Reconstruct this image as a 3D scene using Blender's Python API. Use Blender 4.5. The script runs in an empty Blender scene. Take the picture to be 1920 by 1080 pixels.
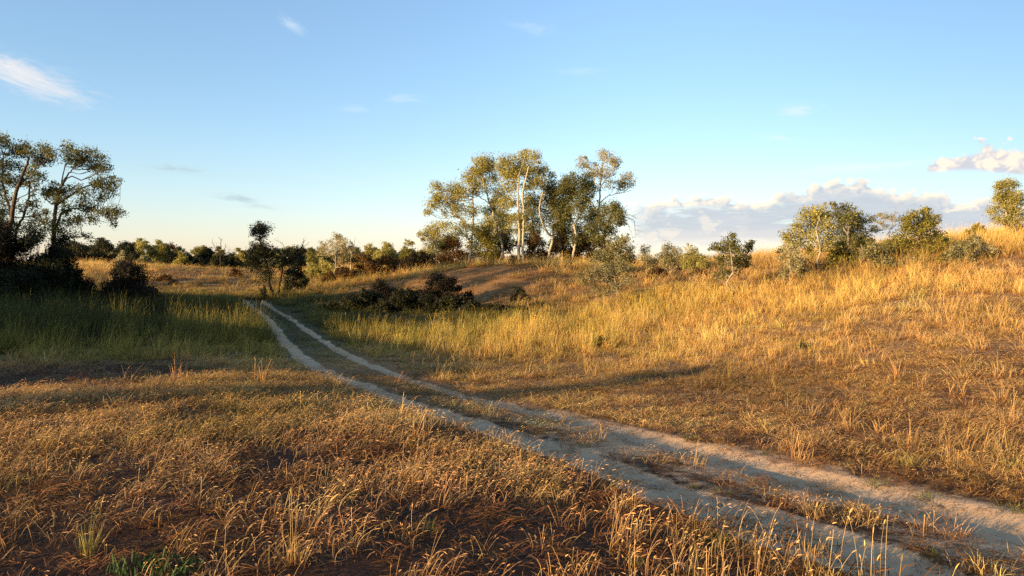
import bpy, math, random
import numpy as np
from mathutils import Vector

# ------------------------------------------------------------------ camera, sky, sun, exposure
sc = bpy.context.scene
COL = sc.collection
F = 1397.0                      # focal length in pixels of a 1920 wide picture
PITCH = math.radians(2.05)
cam_d = bpy.data.cameras.new("camera")
cam_d.sensor_width = 36.0
cam_d.lens = 36.0 * F / 1920.0
cam_d.clip_start = 0.05
cam_d.clip_end = 9000
cam = bpy.data.objects.new("camera", cam_d)
cam.location = (0, 0, 0)
cam.rotation_euler = (math.radians(90) - PITCH, 0, 0)
COL.objects.link(cam)
sc.camera = cam

SUN_EL = math.radians(9.0)
SUN_AZ = math.radians(36.0)     # light travels towards +x, turned this much towards +y
L = Vector((math.cos(SUN_EL) * math.cos(SUN_AZ), math.cos(SUN_EL) * math.sin(SUN_AZ), -math.sin(SUN_EL)))
sun_d = bpy.data.lights.new("sun", 'SUN')
sun_d.energy = 5.0
sun_d.angle = math.radians(0.5)
sun_d.color = (1.0, 0.69, 0.35)
sun = bpy.data.objects.new("sun", sun_d)
sun.rotation_euler = L.to_track_quat('-Z', 'Y').to_euler()
sun.location = (-30, -10, 30)
COL.objects.link(sun)

sc.view_settings.view_transform = 'Standard'
sc.view_settings.look = 'None'
sc.view_settings.exposure = 1.14
sc.view_settings.gamma = 1.0
sc.cycles.use_denoising = False
sc.cycles.max_bounces = 6
sc.cycles.diffuse_bounces = 3
sc.cycles.transmission_bounces = 4
sc.cycles.transparent_max_bounces = 6
sc.cycles.caustics_reflective = False
sc.cycles.caustics_refractive = False


class NT:
    """short hand for building node trees"""
    def __init__(s, tree):
        s.t = tree; s.n = tree.nodes; s.l = tree.links

    def new(s, typ, **kw):
        n = s.n.new(typ)
        for k, v in kw.items():
            setattr(n, k, v)
        return n

    def put(s, sock, v):
        if isinstance(v, bpy.types.NodeSocket):
            s.l.new(v, sock)
        elif v is not None:
            sock.default_value = v

    def m(s, op, a, b=None, c=None, clamp=False):
        n = s.new('ShaderNodeMath', operation=op, use_clamp=clamp)
        s.put(n.inputs[0], a)
        if b is not None: s.put(n.inputs[1], b)
        if c is not None: s.put(n.inputs[2], c)
        return n.outputs[0]

    def ss(s, x, a, b):
        n = s.new('ShaderNodeMapRange', interpolation_type='SMOOTHSTEP')
        s.put(n.inputs[0], x); s.put(n.inputs[1], a); s.put(n.inputs[2], b)
        return n.outputs[0]

    def noise(s, vec, scale, detail=4, rough=0.55, dist=0.0, dim='3D'):
        n = s.new('ShaderNodeTexNoise', noise_dimensions=dim)
        s.put(n.inputs['Vector'], vec); s.put(n.inputs['Scale'], scale)
        s.put(n.inputs['Detail'], detail); s.put(n.inputs['Roughness'], rough); s.put(n.inputs['Distortion'], dist)
        return n.outputs[0]

    def xyz(s, x, y, z):
        n = s.new('ShaderNodeCombineXYZ')
        s.put(n.inputs[0], x); s.put(n.inputs[1], y); s.put(n.inputs[2], z)
        return n.outputs[0]

    def mix(s, f, a, b, blend='MIX'):
        n = s.new('ShaderNodeMix', data_type='RGBA', blend_type=blend)
        s.put(n.inputs[0], f); s.put(n.inputs[6], a); s.put(n.inputs[7], b)
        return n.outputs[2]

    def curve(s, x, pts, x0, x1, y0, y1):
        """piecewise function of x through pts, x in x0..x1, y in y0..y1"""
        u = s.m('DIVIDE', s.m('SUBTRACT', x, x0), x1 - x0, clamp=True)
        n = s.new('ShaderNodeFloatCurve')
        c = n.mapping.curves[0]
        pp = [((px - x0) / (x1 - x0), (py - y0) / (y1 - y0)) for px, py in pts]
        c.points[0].location = pp[0]; c.points[1].location = pp[-1]
        for q in pp[1:-1]:
            c.points.new(*q)
        n.mapping.update()
        s.put(n.inputs['Value'], u)
        return s.m('MULTIPLY_ADD', n.outputs[0], y1 - y0, y0)


def C(r, g, b):
    return (r, g, b, 1.0)


def make_world():
    w = bpy.data.worlds.new("World")
    sc.world = w
    w.use_nodes = True
    w.cycles.sampling_method = 'MANUAL'
    w.cycles.sample_map_resolution = 512
    t = NT(w.node_tree)
    t.n.clear()
    out = t.new('ShaderNodeOutputWorld')
    bg = t.new('ShaderNodeBackground')
    t.l.new(bg.outputs[0], out.inputs[0])
    sky = t.new('ShaderNodeTexSky', sky_type='NISHITA')
    sky.sun_disc = False
    sky.sun_elevation = SUN_EL
    sky.sun_rotation = math.atan2(-L.x, -L.y)
    sky.air_density = 1.0
    sky.dust_density = 0.4
    sky.ozone_density = 3.0
    bg.inputs[1].default_value = 0.137
    tc = t.new('ShaderNodeTexCoord')
    sp = t.new('ShaderNodeSeparateXYZ')
    t.l.new(tc.outputs['Generated'], sp.inputs[0])
    x, y, z = sp.outputs
    az = t.m('ARCTAN2', x, y)                                   # 0 straight north, + to the east
    hor = t.m('SQRT', t.m('ADD', t.m('MULTIPLY', x, x), t.m('MULTIPLY', y, y)))
    el = t.m('ARCTAN2', z, hor)
    k = {'pi': 0}

    def A(px): return math.atan((px - 960) / F)
    def E(px, py): return (490 - py) / F * math.cos(A(px))

    ramp = t.new('ShaderNodeValToRGB')
    els = ramp.color_ramp.elements
    els[0].position = 0.0; els[0].color = C(1.20, 1.10, 1.42)
    els[1].position = 1.0; els[1].color = C(1.35, 1.18, 1.10)
    for p_, c_ in ((.12, C(1.18, 1.02, 1.14)), (.30, C(1.22, 1.05, 1.02)), (.6, C(1.24, 1.10, 1.04))):
        e_ = els.new(p_); e_.color = c_
    t.l.new(t.m('DIVIDE', el, 0.36, clamp=True), ramp.inputs[0])
    col = t.mix(1.0, sky.outputs[0], ramp.outputs[0], 'MULTIPLY')
    east = t.m('MULTIPLY_ADD', t.ss(az, 0.05, 0.75), -0.36, 1.0)
    col = t.mix(1.0, col, t.xyz(east, east, east), 'MULTIPLY')
    plain = col
    # --- cumulus bank: billows, lit from the upper left
    def billow(da, de, seed):
        v = t.xyz(t.m('MULTIPLY_ADD', az, 34.0, 34.0 * da), t.m('MULTIPLY_ADD', el, 46.0, 46.0 * de), seed)
        wn = t.new('ShaderNodeTexNoise'); t.put(wn.inputs['Vector'], v); wn.inputs['Scale'].default_value = 2.2; wn.inputs['Detail'].default_value = 4
        vv = t.new('ShaderNodeVectorMath', operation='MULTIPLY_ADD')
        t.l.new(wn.outputs['Color'], vv.inputs[0]); vv.inputs[1].default_value = (.55, .55, 0); t.l.new(v, vv.inputs[2])
        out_ = None
        for sc_, w_ in ((1.0, .55), (2.3, .28), (5.0, .17)):
            vo = t.new('ShaderNodeTexVoronoi', feature='SMOOTH_F1', voronoi_dimensions='2D')
            vo.inputs['Scale'].default_value = sc_; vo.inputs['Smoothness'].default_value = .25
            t.l.new(vv.outputs[0], vo.inputs['Vector'])
            q = t.m('MULTIPLY', t.m('SUBTRACT', 1.0, vo.outputs['Distance']), w_)
            out_ = q if out_ is None else t.m('ADD', out_, q)
        return out_
    b0 = billow(0, 0, 2.0)
    b1 = billow(-.006, .005, 2.0)
    relief = t.m('MULTIPLY', t.m('SUBTRACT', b0, b1), 3.2)               # + where the billow faces the sun
    p2 = t.xyz(t.m('MULTIPLY', az, 9.0), t.m('MULTIPLY', el, 75.0), 7.7)
    n2 = t.noise(p2, 1.2, 6, 0.58, 0.3)
    n3 = t.noise(t.xyz(t.m('MULTIPLY', az, 30.0), t.m('MULTIPLY', el, 110.0), 3.1), 1.0, 6, 0.6, 0.4)
    pts = [(1120, 420), (1165, 392), (1240, 380), (1330, 372), (1440, 374), (1480, 360), (1530, 350), (1590, 342), (1650, 352), (1700, 364), (1760, 368), (1800, 380), (1860, 372), (1920, 384), (2100, 370), (2300, 380)]
    top = t.curve(az, [(A(px), E(px, py)) for px, py in pts], A(1120), A(2300), 0.0, 0.16)
    topn = t.m('ADD', top, t.m('ADD', t.m('MULTIPLY', t.m('SUBTRACT', b0, 0.52), 0.030), t.m('MULTIPLY', t.m('SUBTRACT', n3, 0.5), 0.008)))
    depth = t.m('SUBTRACT', topn, el)                            # how far under the cloud top
    dens = t.ss(depth, 0.0, 0.0055)
    low = t.ss(t.m('ADD', el, t.m('MULTIPLY', t.m('SUBTRACT', n2, 0.5), 0.03)), 0.006, 0.034)
    solid = t.m('MAXIMUM', t.ss(az, A(1430), A(1560)), t.ss(el, 0.062, 0.075))
    hole = t.m('MAXIMUM', t.ss(n2, 0.24, 0.46), solid)
    edge = t.ss(t.m('ADD', az, t.m('MULTIPLY', t.m('SUBTRACT', n3, 0.5), 0.04)), A(1140), A(1225))
    dens = t.m('MULTIPLY', t.m('MULTIPLY', dens, low), t.m('MULTIPLY', hole, edge))
    rim = t.m('SUBTRACT', 1.0, t.ss(t.m('ADD', depth, t.m('MULTIPLY', t.m('SUBTRACT', n2, 0.5), 0.022)), 0.004, 0.019))
    litf = t.m('MULTIPLY', rim, t.m('ADD', 0.72, relief), clamp=True)
    mid = t.m('MULTIPLY', t.ss(t.m('ADD', b0, t.m('MULTIPLY', n2, 0.5)), 0.82, 0.98), t.m('SUBTRACT', 0.4, t.ss(az, A(1350), A(1480)), clamp=True))
    litf = t.m('MAXIMUM', litf, mid)
    body = t.mix(t.ss(n2, 0.3, 0.7), C(1.85, 2.05, 2.33), C(2.2, 2.32, 2.5))
    body = t.mix(t.ss(el, 0.05, 0.02), body, C(2.75, 2.65, 2.55))
    cloud = t.mix(litf, body, C(3.8, 3.3, 2.65))
    col = t.mix(t.m('MULTIPLY', dens, 0.93), col, cloud)
    # --- the single cloud above the bank
    pts = [(1725, 318), (1738, 304), (1760, 296), (1790, 292), (1820, 280), (1850, 270), (1875, 274), (1900, 280), (1940, 282), (2000, 266), (2100, 285), (2200, 326)]
    top = t.curve(az, [(A(px), E(px, py)) for px, py in pts], A(1725), A(2200), 0.08, 0.16)
    topn = t.m('ADD', top, t.m('ADD', t.m('MULTIPLY', t.m('SUBTRACT', b0, 0.5), 0.035), t.m('MULTIPLY', t.m('SUBTRACT', n3, 0.5), 0.008)))
    base = t.m('ADD', E(1800, 322), t.m('MULTIPLY', t.m('SUBTRACT', n2, 0.5), 0.012))
    base = t.m('SUBTRACT', base, t.m('MULTIPLY', t.ss(az, A(1800), A(1930)), 0.008))
    depth = t.m('SUBTRACT', topn, el)
    dens = t.m('MULTIPLY', t.ss(depth, 0.0, 0.0055), t.ss(t.m('SUBTRACT', el, base), -0.002, 0.003))
    dens = t.m('MULTIPLY', dens, t.m('MULTIPLY', t.ss(az, A(1728), A(1742)), t.m('SUBTRACT', 1.0, t.ss(az, A(2150), A(2200)))))
    litf = t.ss(t.m('ADD', t.m('SUBTRACT', el, base), t.m('MULTIPLY', t.m('SUBTRACT', b0, 0.5), 0.05)), 0.004, 0.020)
    litf = t.m('MULTIPLY', litf, t.m('ADD', 0.72, relief), clamp=True)
    cloud = t.mix(litf, C(2.3, 2.3, 2.5), C(3.75, 3.25, 2.65))
    col = t.mix(t.m('MULTIPLY', dens, 0.96), col, cloud)

    # --- thin wisps
    def wisp(px, py, w, h, tilt, amt, c, seed, grain=1.0):
        a0, e0 = A(px), E(px, py)
        da = t.m('SUBTRACT', az, a0); de = t.m('SUBTRACT', el, e0)
        ct, st = math.cos(tilt), math.sin(tilt)
        u = t.m('ADD', t.m('MULTIPLY', da, ct), t.m('MULTIPLY', de, st))
        v = t.m('SUBTRACT', t.m('MULTIPLY', de, ct), t.m('MULTIPLY', da, st))
        nn = t.noise(t.xyz(t.m('MULTIPLY', u, 30.0 * grain), t.m('MULTIPLY', v, 130.0 * grain), seed), 1.0, 6, 0.62, 0.9)
        r2 = t.m('ADD', t.m('POWER', t.m('DIVIDE', u, w / F), 2.0), t.m('POWER', t.m('DIVIDE', v, h / F), 2.0))
        g = t.m('POWER', 2.718, t.m('MULTIPLY', r2, -1.0))
        f = t.m('MULTIPLY', t.ss(t.m('ADD', nn, t.m('MULTIPLY', g, 0.35)), 0.55, 1.0), t.m('MULTIPLY', g, amt * 0.9))
        zone_ = t.m('LESS_THAN', r2, 5.0)
        keep.append((zone_, f, c))
    keep = []
    warm = C(3.2, 3.05, 3.0)
    pale = C(2.9, 3.2, 3.5)
    grey = C(1.7, 2.2, 2.4)
    for a in [(55, 152, 105, 30, -0.22, .85, warm, 2.1), (30, 135, 60, 16, -0.25, .9, warm, 9.1), (110, 182, 70, 20, -0.15, .5, warm, 9.7),
              (553, 66, 30, 13, -0.45, .5, pale, 3.3, 1.6), (1005, 72, 60, 14, -0.2, 0.25, pale, 4.4),
              (760, 192, 50, 10, 0.05, 0.4, pale, 5.5), (670, 210, 40, 9, 0.0, 0.3, pale, 5.9), (1495, 212, 44, 14, 0.0, 0.8, pale, 6.6),
              (335, 318, 55, 9, -0.08, 1.0, grey, 7.7), (440, 372, 50, 9, -0.1, 0.9, grey, 8.8), (490, 388, 40, 6, -0.1, 0.6, grey, 8.1),
              (1600, 318, 170, 12, 0.03, 0.8, pale, 11.0), (1340, 350, 60, 12, 0.15, 0.6, pale, 12.0), (1455, 262, 40, 6, -0.2, 0.6, pale, 13.0),
              (1090, 145, 60, 10, 0.0, 0.22, pale, 14.0)]:
        wisp(*a)
    t.l.new(plain, bg.inputs[0])
    last = bg.outputs[0]

    def layer(where, color):
        """another look of the sky, worked out only where it is needed"""
        nonlocal last
        b2 = t.new('ShaderNodeBackground'); b2.inputs[1].default_value = 0.137
        t.put(b2.inputs[0], color)
        mx = t.new('ShaderNodeMixShader')
        t.put(mx.inputs[0], where)
        t.l.new(last, mx.inputs[1]); t.l.new(b2.outputs[0], mx.inputs[2])
        last = mx.outputs[0]
    bank = t.m('MULTIPLY', t.m('GREATER_THAN', az, A(1110)), t.m('MULTIPLY', t.m('LESS_THAN', az, A(2320)), t.m('MULTIPLY', t.m('GREATER_THAN', el, -0.01), t.m('LESS_THAN', el, 0.19))))
    layer(bank, col)
    for zone_, f, c in keep:
        layer(t.m('MULTIPLY', zone_, t.m('MINIMUM', f, 1.0)), c)
    t.l.new(last, out.inputs[0])


make_world()

# ------------------------------------------------------------------ pixel <-> place
CP, SP = math.cos(PITCH), math.sin(PITCH)


def P(px, py, Y):
    """the place Y metres north of the camera seen at pixel px, py of the 1920 x 1080 photograph"""
    u = (px - 960.0) / F; v = (540.0 - py) / F
    ry = CP + v * SP; rz = -SP + v * CP
    return np.array((u / ry * Y, Y, rz / ry * Y))


def proj(p):
    x, y, z = p[..., 0], p[..., 1], p[..., 2]
    f = y * CP - z * SP; up = y * SP + z * CP
    f = np.where(f < 0.1, 0.1, f)
    return 960 + F * x / f, 540 - F * up / f


rng = np.random.default_rng(7)
random.seed(7)


# ------------------------------------------------------------------ value noise
def _hash(ix, iy, s):
    h = (ix * 374761393 + iy * 668265263 + s * 974711) & 0xffffffff
    h = ((h ^ (h >> 13)) * 1274126177) & 0xffffffff
    return ((h ^ (h >> 16)) & 0xffff) / 65535.0


def vnoise(x, y, scale, seed=0):
    x = x / scale; y = y / scale
    ix = np.floor(x).astype(np.int64); iy = np.floor(y).astype(np.int64)
    fx = x - ix; fy = y - iy
    fx = fx * fx * (3 - 2 * fx); fy = fy * fy * (3 - 2 * fy)
    a = _hash(ix, iy, seed); b = _hash(ix + 1, iy, seed); c = _hash(ix, iy + 1, seed); d = _hash(ix + 1, iy + 1, seed)
    return (a + (b - a) * fx) + ((c + (d - c) * fx) - (a + (b - a) * fx)) * fy


def fbm(x, y, scale, seed=0, oct=4):
    v = 0; a = 0.5; s = 0
    for o in range(oct):
        v = v + a * vnoise(x, y, scale / 2 ** o, seed + o); s += a; a *= 0.5
    return v / s


# ------------------------------------------------------------------ terrain height
ctrl = [(0, 1080, 4.0), (500, 1080, 4.0), (1000, 1080, 4.05), (1500, 1080, 4.4), (1720, 1060, 4.75),
        (1900, 1060, 5.0), (1900, 1000, 5.7), (1435, 990, 5.95), (1100, 855, 8.8), (1280, 843, 9.2), (873, 745, 14.5), (650, 700, 18.5), (720, 694, 18.8),
        (526, 635, 27.5), (597, 632, 27.5), (487, 583, 43), (530, 584, 43), (467, 571, 49),
        (1250, 900, 7.2), (1000, 870, 7.6), (850, 815, 8.8),
        (0, 850, 7.0), (350, 850, 7.1), (700, 850, 7.6), (0, 760, 9.6), (350, 735, 11.0), (600, 705, 15.2),
        (0, 690, 15.5), (250, 690, 16.5), (450, 670, 19), (200, 620, 27), (400, 600, 31), (0, 580, 35), (0, 552, 40), (250, 567, 40), (400, 560, 47),
        (300, 543, 58), (300, 496, 68), (150, 493, 70), (200, 520, 63), (420, 505, 68), (470, 530, 64), (300, 506, 92), (470, 512, 90),
        (200, 500, 140), (700, 497, 140), (515, 556, 52), (600, 540, 60), (640, 522, 70), (700, 508, 80),
        (960, 497, 61), (830, 502, 61), (1095, 493, 60), (960, 540, 50), (850, 525, 54), (740, 530, 58), (950, 592, 41), (780, 602, 39), (690, 575, 46),
        (1155, 572, 39), (1100, 605, 35), (1000, 640, 28), (800, 680, 21.5), (1000, 715, 17.5), (1150, 535, 47),
        (1370, 556, 37), (1530, 517, 38), (1480, 541, 35), (1300, 510, 50), (1220, 500, 56), (1430, 484, 47), (1600, 470, 46), (1750, 452, 45), (1900, 430, 45),
        (1880, 500, 33), (1700, 518, 34), (1600, 600, 22.5), (1900, 600, 20), (1300, 640, 25), (1300, 700, 17.5), (1600, 700, 14.8), (1900, 700, 13.3),
        (1500, 800, 11.0), (1900, 830, 8.9), (1900, 920, 7.0), (1200, 740, 14.6), (1600, 900, 7.9)]
cpts = [P(*c) for c in ctrl]
for q in [(-4, 0, -1.62), (4, 0, -1.85), (0, -6, -1.6), (-10, 3, -1.7), (-9, -8, -1.6), (10, -6, -1.9), (12, 5, -1.85), (-14, 10, -1.95), (-25, 20, -1.9), (-45, 20, -1.3), (-50, 45, -1.2),
          (-40, -10, -1.5), (45, 30, 1.4), (40, 10, -0.2), (40, 55, 1.6), (60, 45, 2.0), (15, 75, -0.5), (-5, 80, -0.9), (35, 85, 0.2), (-80, 80, -1.0), (0, -40, -1.5), (40, -30, -1.5),
          (0, 200, -1.2), (-150, 200, -1.2), (150, 200, -1.0), (200, 0, -1.0), (-200, 0, -1.2), (0, -200, -1.2), (-70, 130, -1.0), (70, 130, -0.4)]:
    cpts.append(np.array(q, float))
cpts = np.array(cpts)


def warp(xy):
    """compress far distances so that the surface is as detailed near the camera as far away"""
    r = np.sqrt(xy[..., 0] ** 2 + xy[..., 1] ** 2) + 1e-6
    s = np.log1p(r / 6.0) / r * 6.0
    return xy * s[..., None]


def _solve():
    w = warp(cpts[:, :2])
    n = len(w)
    d = np.sqrt(((w[:, None] - w[None]) ** 2).sum(-1))
    K = d + 0.10 * np.eye(n) * -1
    A_ = np.zeros((n + 3, n + 3)); A_[:n, :n] = K
    A_[:n, n] = 1; A_[:n, n + 1:] = w; A_[n, :n] = 1; A_[n + 1:, :n] = w.T
    b = np.zeros(n + 3); b[:n] = cpts[:, 2]
    return w, np.linalg.solve(A_, b)


_W, _S = _solve()


def base_z(x, y):
    x = np.asarray(x, float); y = np.asarray(y, float)
    sh = x.shape
    q = warp(np.stack([x.ravel(), y.ravel()], -1))
    out = np.empty(len(q)); n = len(_W)
    for i in range(0, len(q), 40000):
        c = q[i:i + 40000]
        d = np.sqrt(((c[:, None] - _W[None]) ** 2).sum(-1))
        d = np.sqrt(d * d + 0.25)                       # rounds the tip of each cone
        out[i:i + 40000] = d @ _S[:n] + _S[n] + c @ _S[n + 1:]
    r = np.sqrt(x.ravel() ** 2 + y.ravel() ** 2)
    f = np.clip((r - 180) / 150, 0, 1)
    out = out * (1 - f) + (-1.2) * f
    return out.reshape(sh)


def hit(px, py):
    """where the line of sight through a pixel first meets the ground"""
    Y = np.geomspace(2.5, 150, 500)
    p = np.array([P(px, py, yy) for yy in Y])
    g = base_z(p[:, 0], p[:, 1])
    i = np.argmax(p[:, 2] < g)
    if i == 0:
        i = len(Y) - 1
    return p[i]


lp = [(1800, 1120), (1670, 1070), (1591, 1033), (1435, 990), (1280, 932), (1223, 909), (1145, 878), (1068, 854), (951, 815), (834, 780), (757, 757), (659, 718), (597, 694), (573, 676), (550, 655), (526, 635), (514, 614), (505, 593), (487, 583), (467, 571)]
rp = [(2050, 1040), (1920, 1002), (1747, 955), (1591, 924), (1435, 885), (1278, 843), (1184, 823), (1107, 800), (1029, 780), (951, 761), (873, 745), (795, 722), (715, 692), (686, 679), (656, 669), (627, 653), (597, 632), (573, 617), (550, 599), (529, 584), (505, 572)]


def smooth_path(pix):
    p = np.array([hit(*q) for q in pix])[:, :2]
    for _ in range(2):
        p[1:-1] = 0.5 * p[1:-1] + 0.25 * (p[:-2] + p[2:])
    d0 = p[0] - p[1]; d1 = p[-1] - p[-2]
    d1 = d1 / np.linalg.norm(d1)
    p = np.vstack([p[0] + d0 / np.linalg.norm(d0) * np.array([[30], [12], [4]]), p, p[-1] + d1 * 3])
    s = np.r_[0, np.cumsum(np.linalg.norm(np.diff(p, axis=0), axis=1))]
    u = np.arange(0, s[-1], 0.2)
    q = np.stack([np.interp(u, s, p[:, 0]), np.interp(u, s, p[:, 1])], -1)
    k = np.hanning(15); k /= k.sum()
    q2 = q.copy()
    for a in range(2):
        q2[7:-7, a] = np.convolve(q[:, a], k, 'valid')
    return q2


RUT_L, RUT_R = smooth_path(lp), smooth_path(rp)


def dist_to(path, x, y):
    x = np.asarray(x, float).ravel(); y = np.asarray(y, float).ravel()
    out = np.full(len(x), 99.0)
    near = np.where((x > path[:, 0].min() - 4) & (x < path[:, 0].max() + 4) & (y > path[:, 1].min() - 4) & (y < path[:, 1].max() + 4))[0]
    for i in range(0, len(near), 20000):
        k = near[i:i + 20000]
        d = (x[k, None] - path[None, :, 0]) ** 2 + (y[k, None] - path[None, :, 1]) ** 2
        out[k] = np.sqrt(d.min(1))
    return out


def sstep(x, a, b):
    t = np.clip((x - a) / (b - a), 0, 1)
    return t * t * (3 - 2 * t)


def rut_info(x, y):
    x = np.asarray(x, float); y = np.asarray(y, float); sh = x.shape
    dl = dist_to(RUT_L, x, y).reshape(sh); dr = dist_to(RUT_R, x, y).reshape(sh)
    wob = (fbm(x, y, 0.9, 31, 4) - 0.5) * 0.42
    wl = 0.26 + 0.20 * sstep(y, 13, 6) - .07 * sstep(y, 14, 26) + wob * (1 - .4 * sstep(y, 14, 26))          # half widths
    wr = 0.23 + 0.20 * sstep(y, 13, 6) - .06 * sstep(y, 14, 26) + wob * (1 - .4 * sstep(y, 14, 26))
    road = np.maximum(sstep(dl, wl + 0.09, wl - 0.07), sstep(dr, wr + 0.09, wr - 0.07))
    between = sstep(dl + dr, 1.95, 1.6)
    return dl, dr, road, between


def terrain_z(x, y):
    x = np.asarray(x, float); y = np.asarray(y, float)
    z = base_z(x, y)
    dl, dr, road, btw = rut_info(x, y)
    dm = np.minimum(dl, dr)
    r = np.sqrt(x * x + y * y)
    f = sstep(dm, 0.2, 1.2)
    z = z + .65 * np.exp(-((x + 1) / 8) ** 2 - ((y - 55) / 3.6) ** 2) - .55 * np.exp(-((x + 4) / 7) ** 2 - ((y - 45.5) / 4) ** 2)     # knoll and hollow
    al = (x + 20) * math.cos(SUN_AZ) + (y - 35) * math.sin(SUN_AZ)      # unseen high dune left of the view, shaped for the shade it casts
    ac = -(x + 20) * math.sin(SUN_AZ) + (y - 35) * math.cos(SUN_AZ)
    z = z + (5.1 + .8 * sstep(ac, -13, -6)) * np.exp(-((al + 33) / 10.5) ** 2) * sstep(ac, -29, -24) * sstep(ac, 24, 8) * (0.85 + .3 * fbm(x, y, 9, 61, 2))
    z = z + ((fbm(x, y, 3.2, 3, 3) - 0.5) * 0.16 + (fbm(x, y, 0.6, 11, 3) - 0.5) * 0.055) * f
    z = z + (fbm(x, y, 0.16, 51, 2) - 0.5) * 0.014
    z = z - 0.055 * np.exp(-(dl / 0.28) ** 2) - 0.055 * np.exp(-(dr / 0.26) ** 2) + 0.02 * np.exp(-((dm - 0.48) / 0.15) ** 2)
    z = z + (fbm(x, y, 14, 21, 3) - 0.5) * 0.35 * sstep(r, 8, 30) * f
    return z


# ------------------------------------------------------------------ what grows where (photo pixel -> height, density, greenness, red tone, tall share)
zone = [(0, 900, .32, .75, .1, .7, 0), (300, 850, .30, .8, .08, .75, 0), (600, 1000, .30, .34, .05, .9, 0), (900, 1000, .30, .15, .04, 1, 0), (750, 1060, .30, .16, .04, 1, 0), (1200, 950, .38, .4, .04, .8, 0), (1250, 1050, .42, .34, .05, .8, 0),
        (1450, 1050, .62, .55, .06, .6, 0), (1600, 1075, .66, .6, .06, .5, 0), (100, 1070, .26, .24, .1, .9, 0), (350, 1060, .26, .2, .1, .9, 0), (700, 850, .30, .66, .05, .95, 0), (950, 860, .34, .8, .05, .8, 0), (500, 760, .27, .95, .12, .5, 0),
        (200, 760, .28, .95, .08, .6, 0), (0, 770, .28, .95, .08, .6, 0), (600, 705, .26, 1, .05, .3, 0), (450, 720, .28, 1, .05, .35, 0),
        (80, 715, .10, .5, .1, 1, 0), (250, 700, .14, .6, .15, .9, 0), (100, 630, .65, 1, .9, 0, 1), (350, 630, .7, 1, .75, .0, 1), (300, 680, .35, .9, .5, .2, .4), (450, 660, .35, .8, .55, .3, .4),
        (250, 575, .5, 1, 1, 0, .7), (50, 580, .6, 1, 1, 0, 1), (430, 580, .45, 1, .9, 0, .5), (250, 525, .4, .8, .1, .2, .3), (150, 505, .45, 1, .03, .2, .8), (400, 535, .3, .9, .15, .1, .3), (350, 508, .24, .95, .1, .3, .1), (300, 545, .3, .9, .5, 0, .3),
        (550, 570, .4, 1, .8, .1, .6), (650, 600, .45, 1, .75, .1, .6), (750, 640, .5, .95, .6, .1, .7), (900, 640, .6, 1, .3, .0, .9), (1000, 650, .6, 1, .22, .0, .9), (800, 690, .28, .95, .12, .35, .1),
        (950, 730, .2, .95, .1, .35, 0), (1150, 690, .3, .95, .1, .3, .2), (1100, 640, .55, 1, .2, 0, .8), (1300, 630, .4, 1, .08, .15, .45), (1200, 600, .5, 1, .25, 0, .8), (1050, 610, .6, 1, .5, 0, .9),
        (950, 502, .7, 1, .05, 0, 1), (880, 532, .14, .85, 0, .1, 0), (960, 528, .2, .95, 0, .15, .12), (920, 550, .18, .9, 0, .15, .05), (890, 507, .6, 1, .04, 0, 1), (960, 508, .6, 1, .02, 0, 1), (1030, 507, .6, 1, .02, 0, 1), (1080, 520, .45, 1, .02, .1, .7), (1000, 530, .3, .95, .0, .35, .3), (780, 600, .28, 1, 1, 0, .2), (950, 592, .28, 1, .95, 0, .25), (690, 588, .3, 1, .95, 0, .3), (1000, 570, .4, 1, .08, 0, .6), (700, 540, .4, .95, .18, .1, .6), (840, 503, .7, 1, .12, 0, 1), (640, 545, .4, 1, .3, .1, .4), (1100, 510, .5, 1, .05, 0, .8), (1050, 550, .4, 1, .1, .2, .5),  # greenest points below the knoll darken the hollow in place of shade
        (1450, 492, .5, 1, 0, .2, .8), (1300, 520, .4, 1, .1, .8, .4), (1250, 570, .5, 1, .35, 0, .8), (1450, 570, .4, 1, .1, 0, .8), (1600, 560, .44, 1, .12, 0, .9), (1800, 540, .46, 1, .08, 0, .9), (1500, 620, .35, 1, .08, .15, .4), (1700, 640, .25, 1, .02, .35, .12),
        (1700, 720, .25, 1, .02, .4, .08), (1400, 720, .25, 1, .05, .4, .12), (1300, 780, .22, .95, .02, .55, .02), (1600, 800, .24, 1, .03, .55, .04), (1850, 850, .3, 1, .12, .55, .08), (1750, 900, .26, .9, .12, .58, 0),
        (1850, 452, .6, 1, .05, 0, 1), (1750, 470, .55, 1, .1, .1, .8), (1820, 600, .35, 1, .05, .3, .3), (1900, 520, .3, 1, .05, .5, .3), (1900, 720, .25, 1, .03, .5, .1), (1150, 760, .2, .9, .1, .4, 0)]
_zp = np.array([(hit(z[0], z[1])) for z in zone])
_zv = np.array([z[2:] for z in zone])


def zkey(x, y):
    r = np.sqrt(x * x + y * y)
    return np.stack([np.arctan2(x, np.maximum(y, 0.05)) * 2.4, np.log(np.maximum(r, 1.0)) * 1.6], -1)


_zk = zkey(_zp[:, 0], _zp[:, 1])


def zone_at(x, y):
    """height, density, green, red, tall at places on the ground"""
    k = zkey(x + (fbm(x, y, 2.5, 71, 3) - 0.5) * (0.12 * np.abs(y) + 0.4), y + (fbm(x, y, 2.5, 81, 3) - 0.5) * (0.2 * np.abs(y) + 0.4))
    out = np.empty((len(x), _zv.shape[1]))
    for i in range(0, len(x), 40000):
        d = ((k[i:i + 40000, None] - _zk[None]) ** 2).sum(-1)
        w = 1.0 / (d + 0.004) ** 2
        out[i:i + 40000] = (w @ _zv) / w.sum(1)[:, None]
    return out


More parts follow.
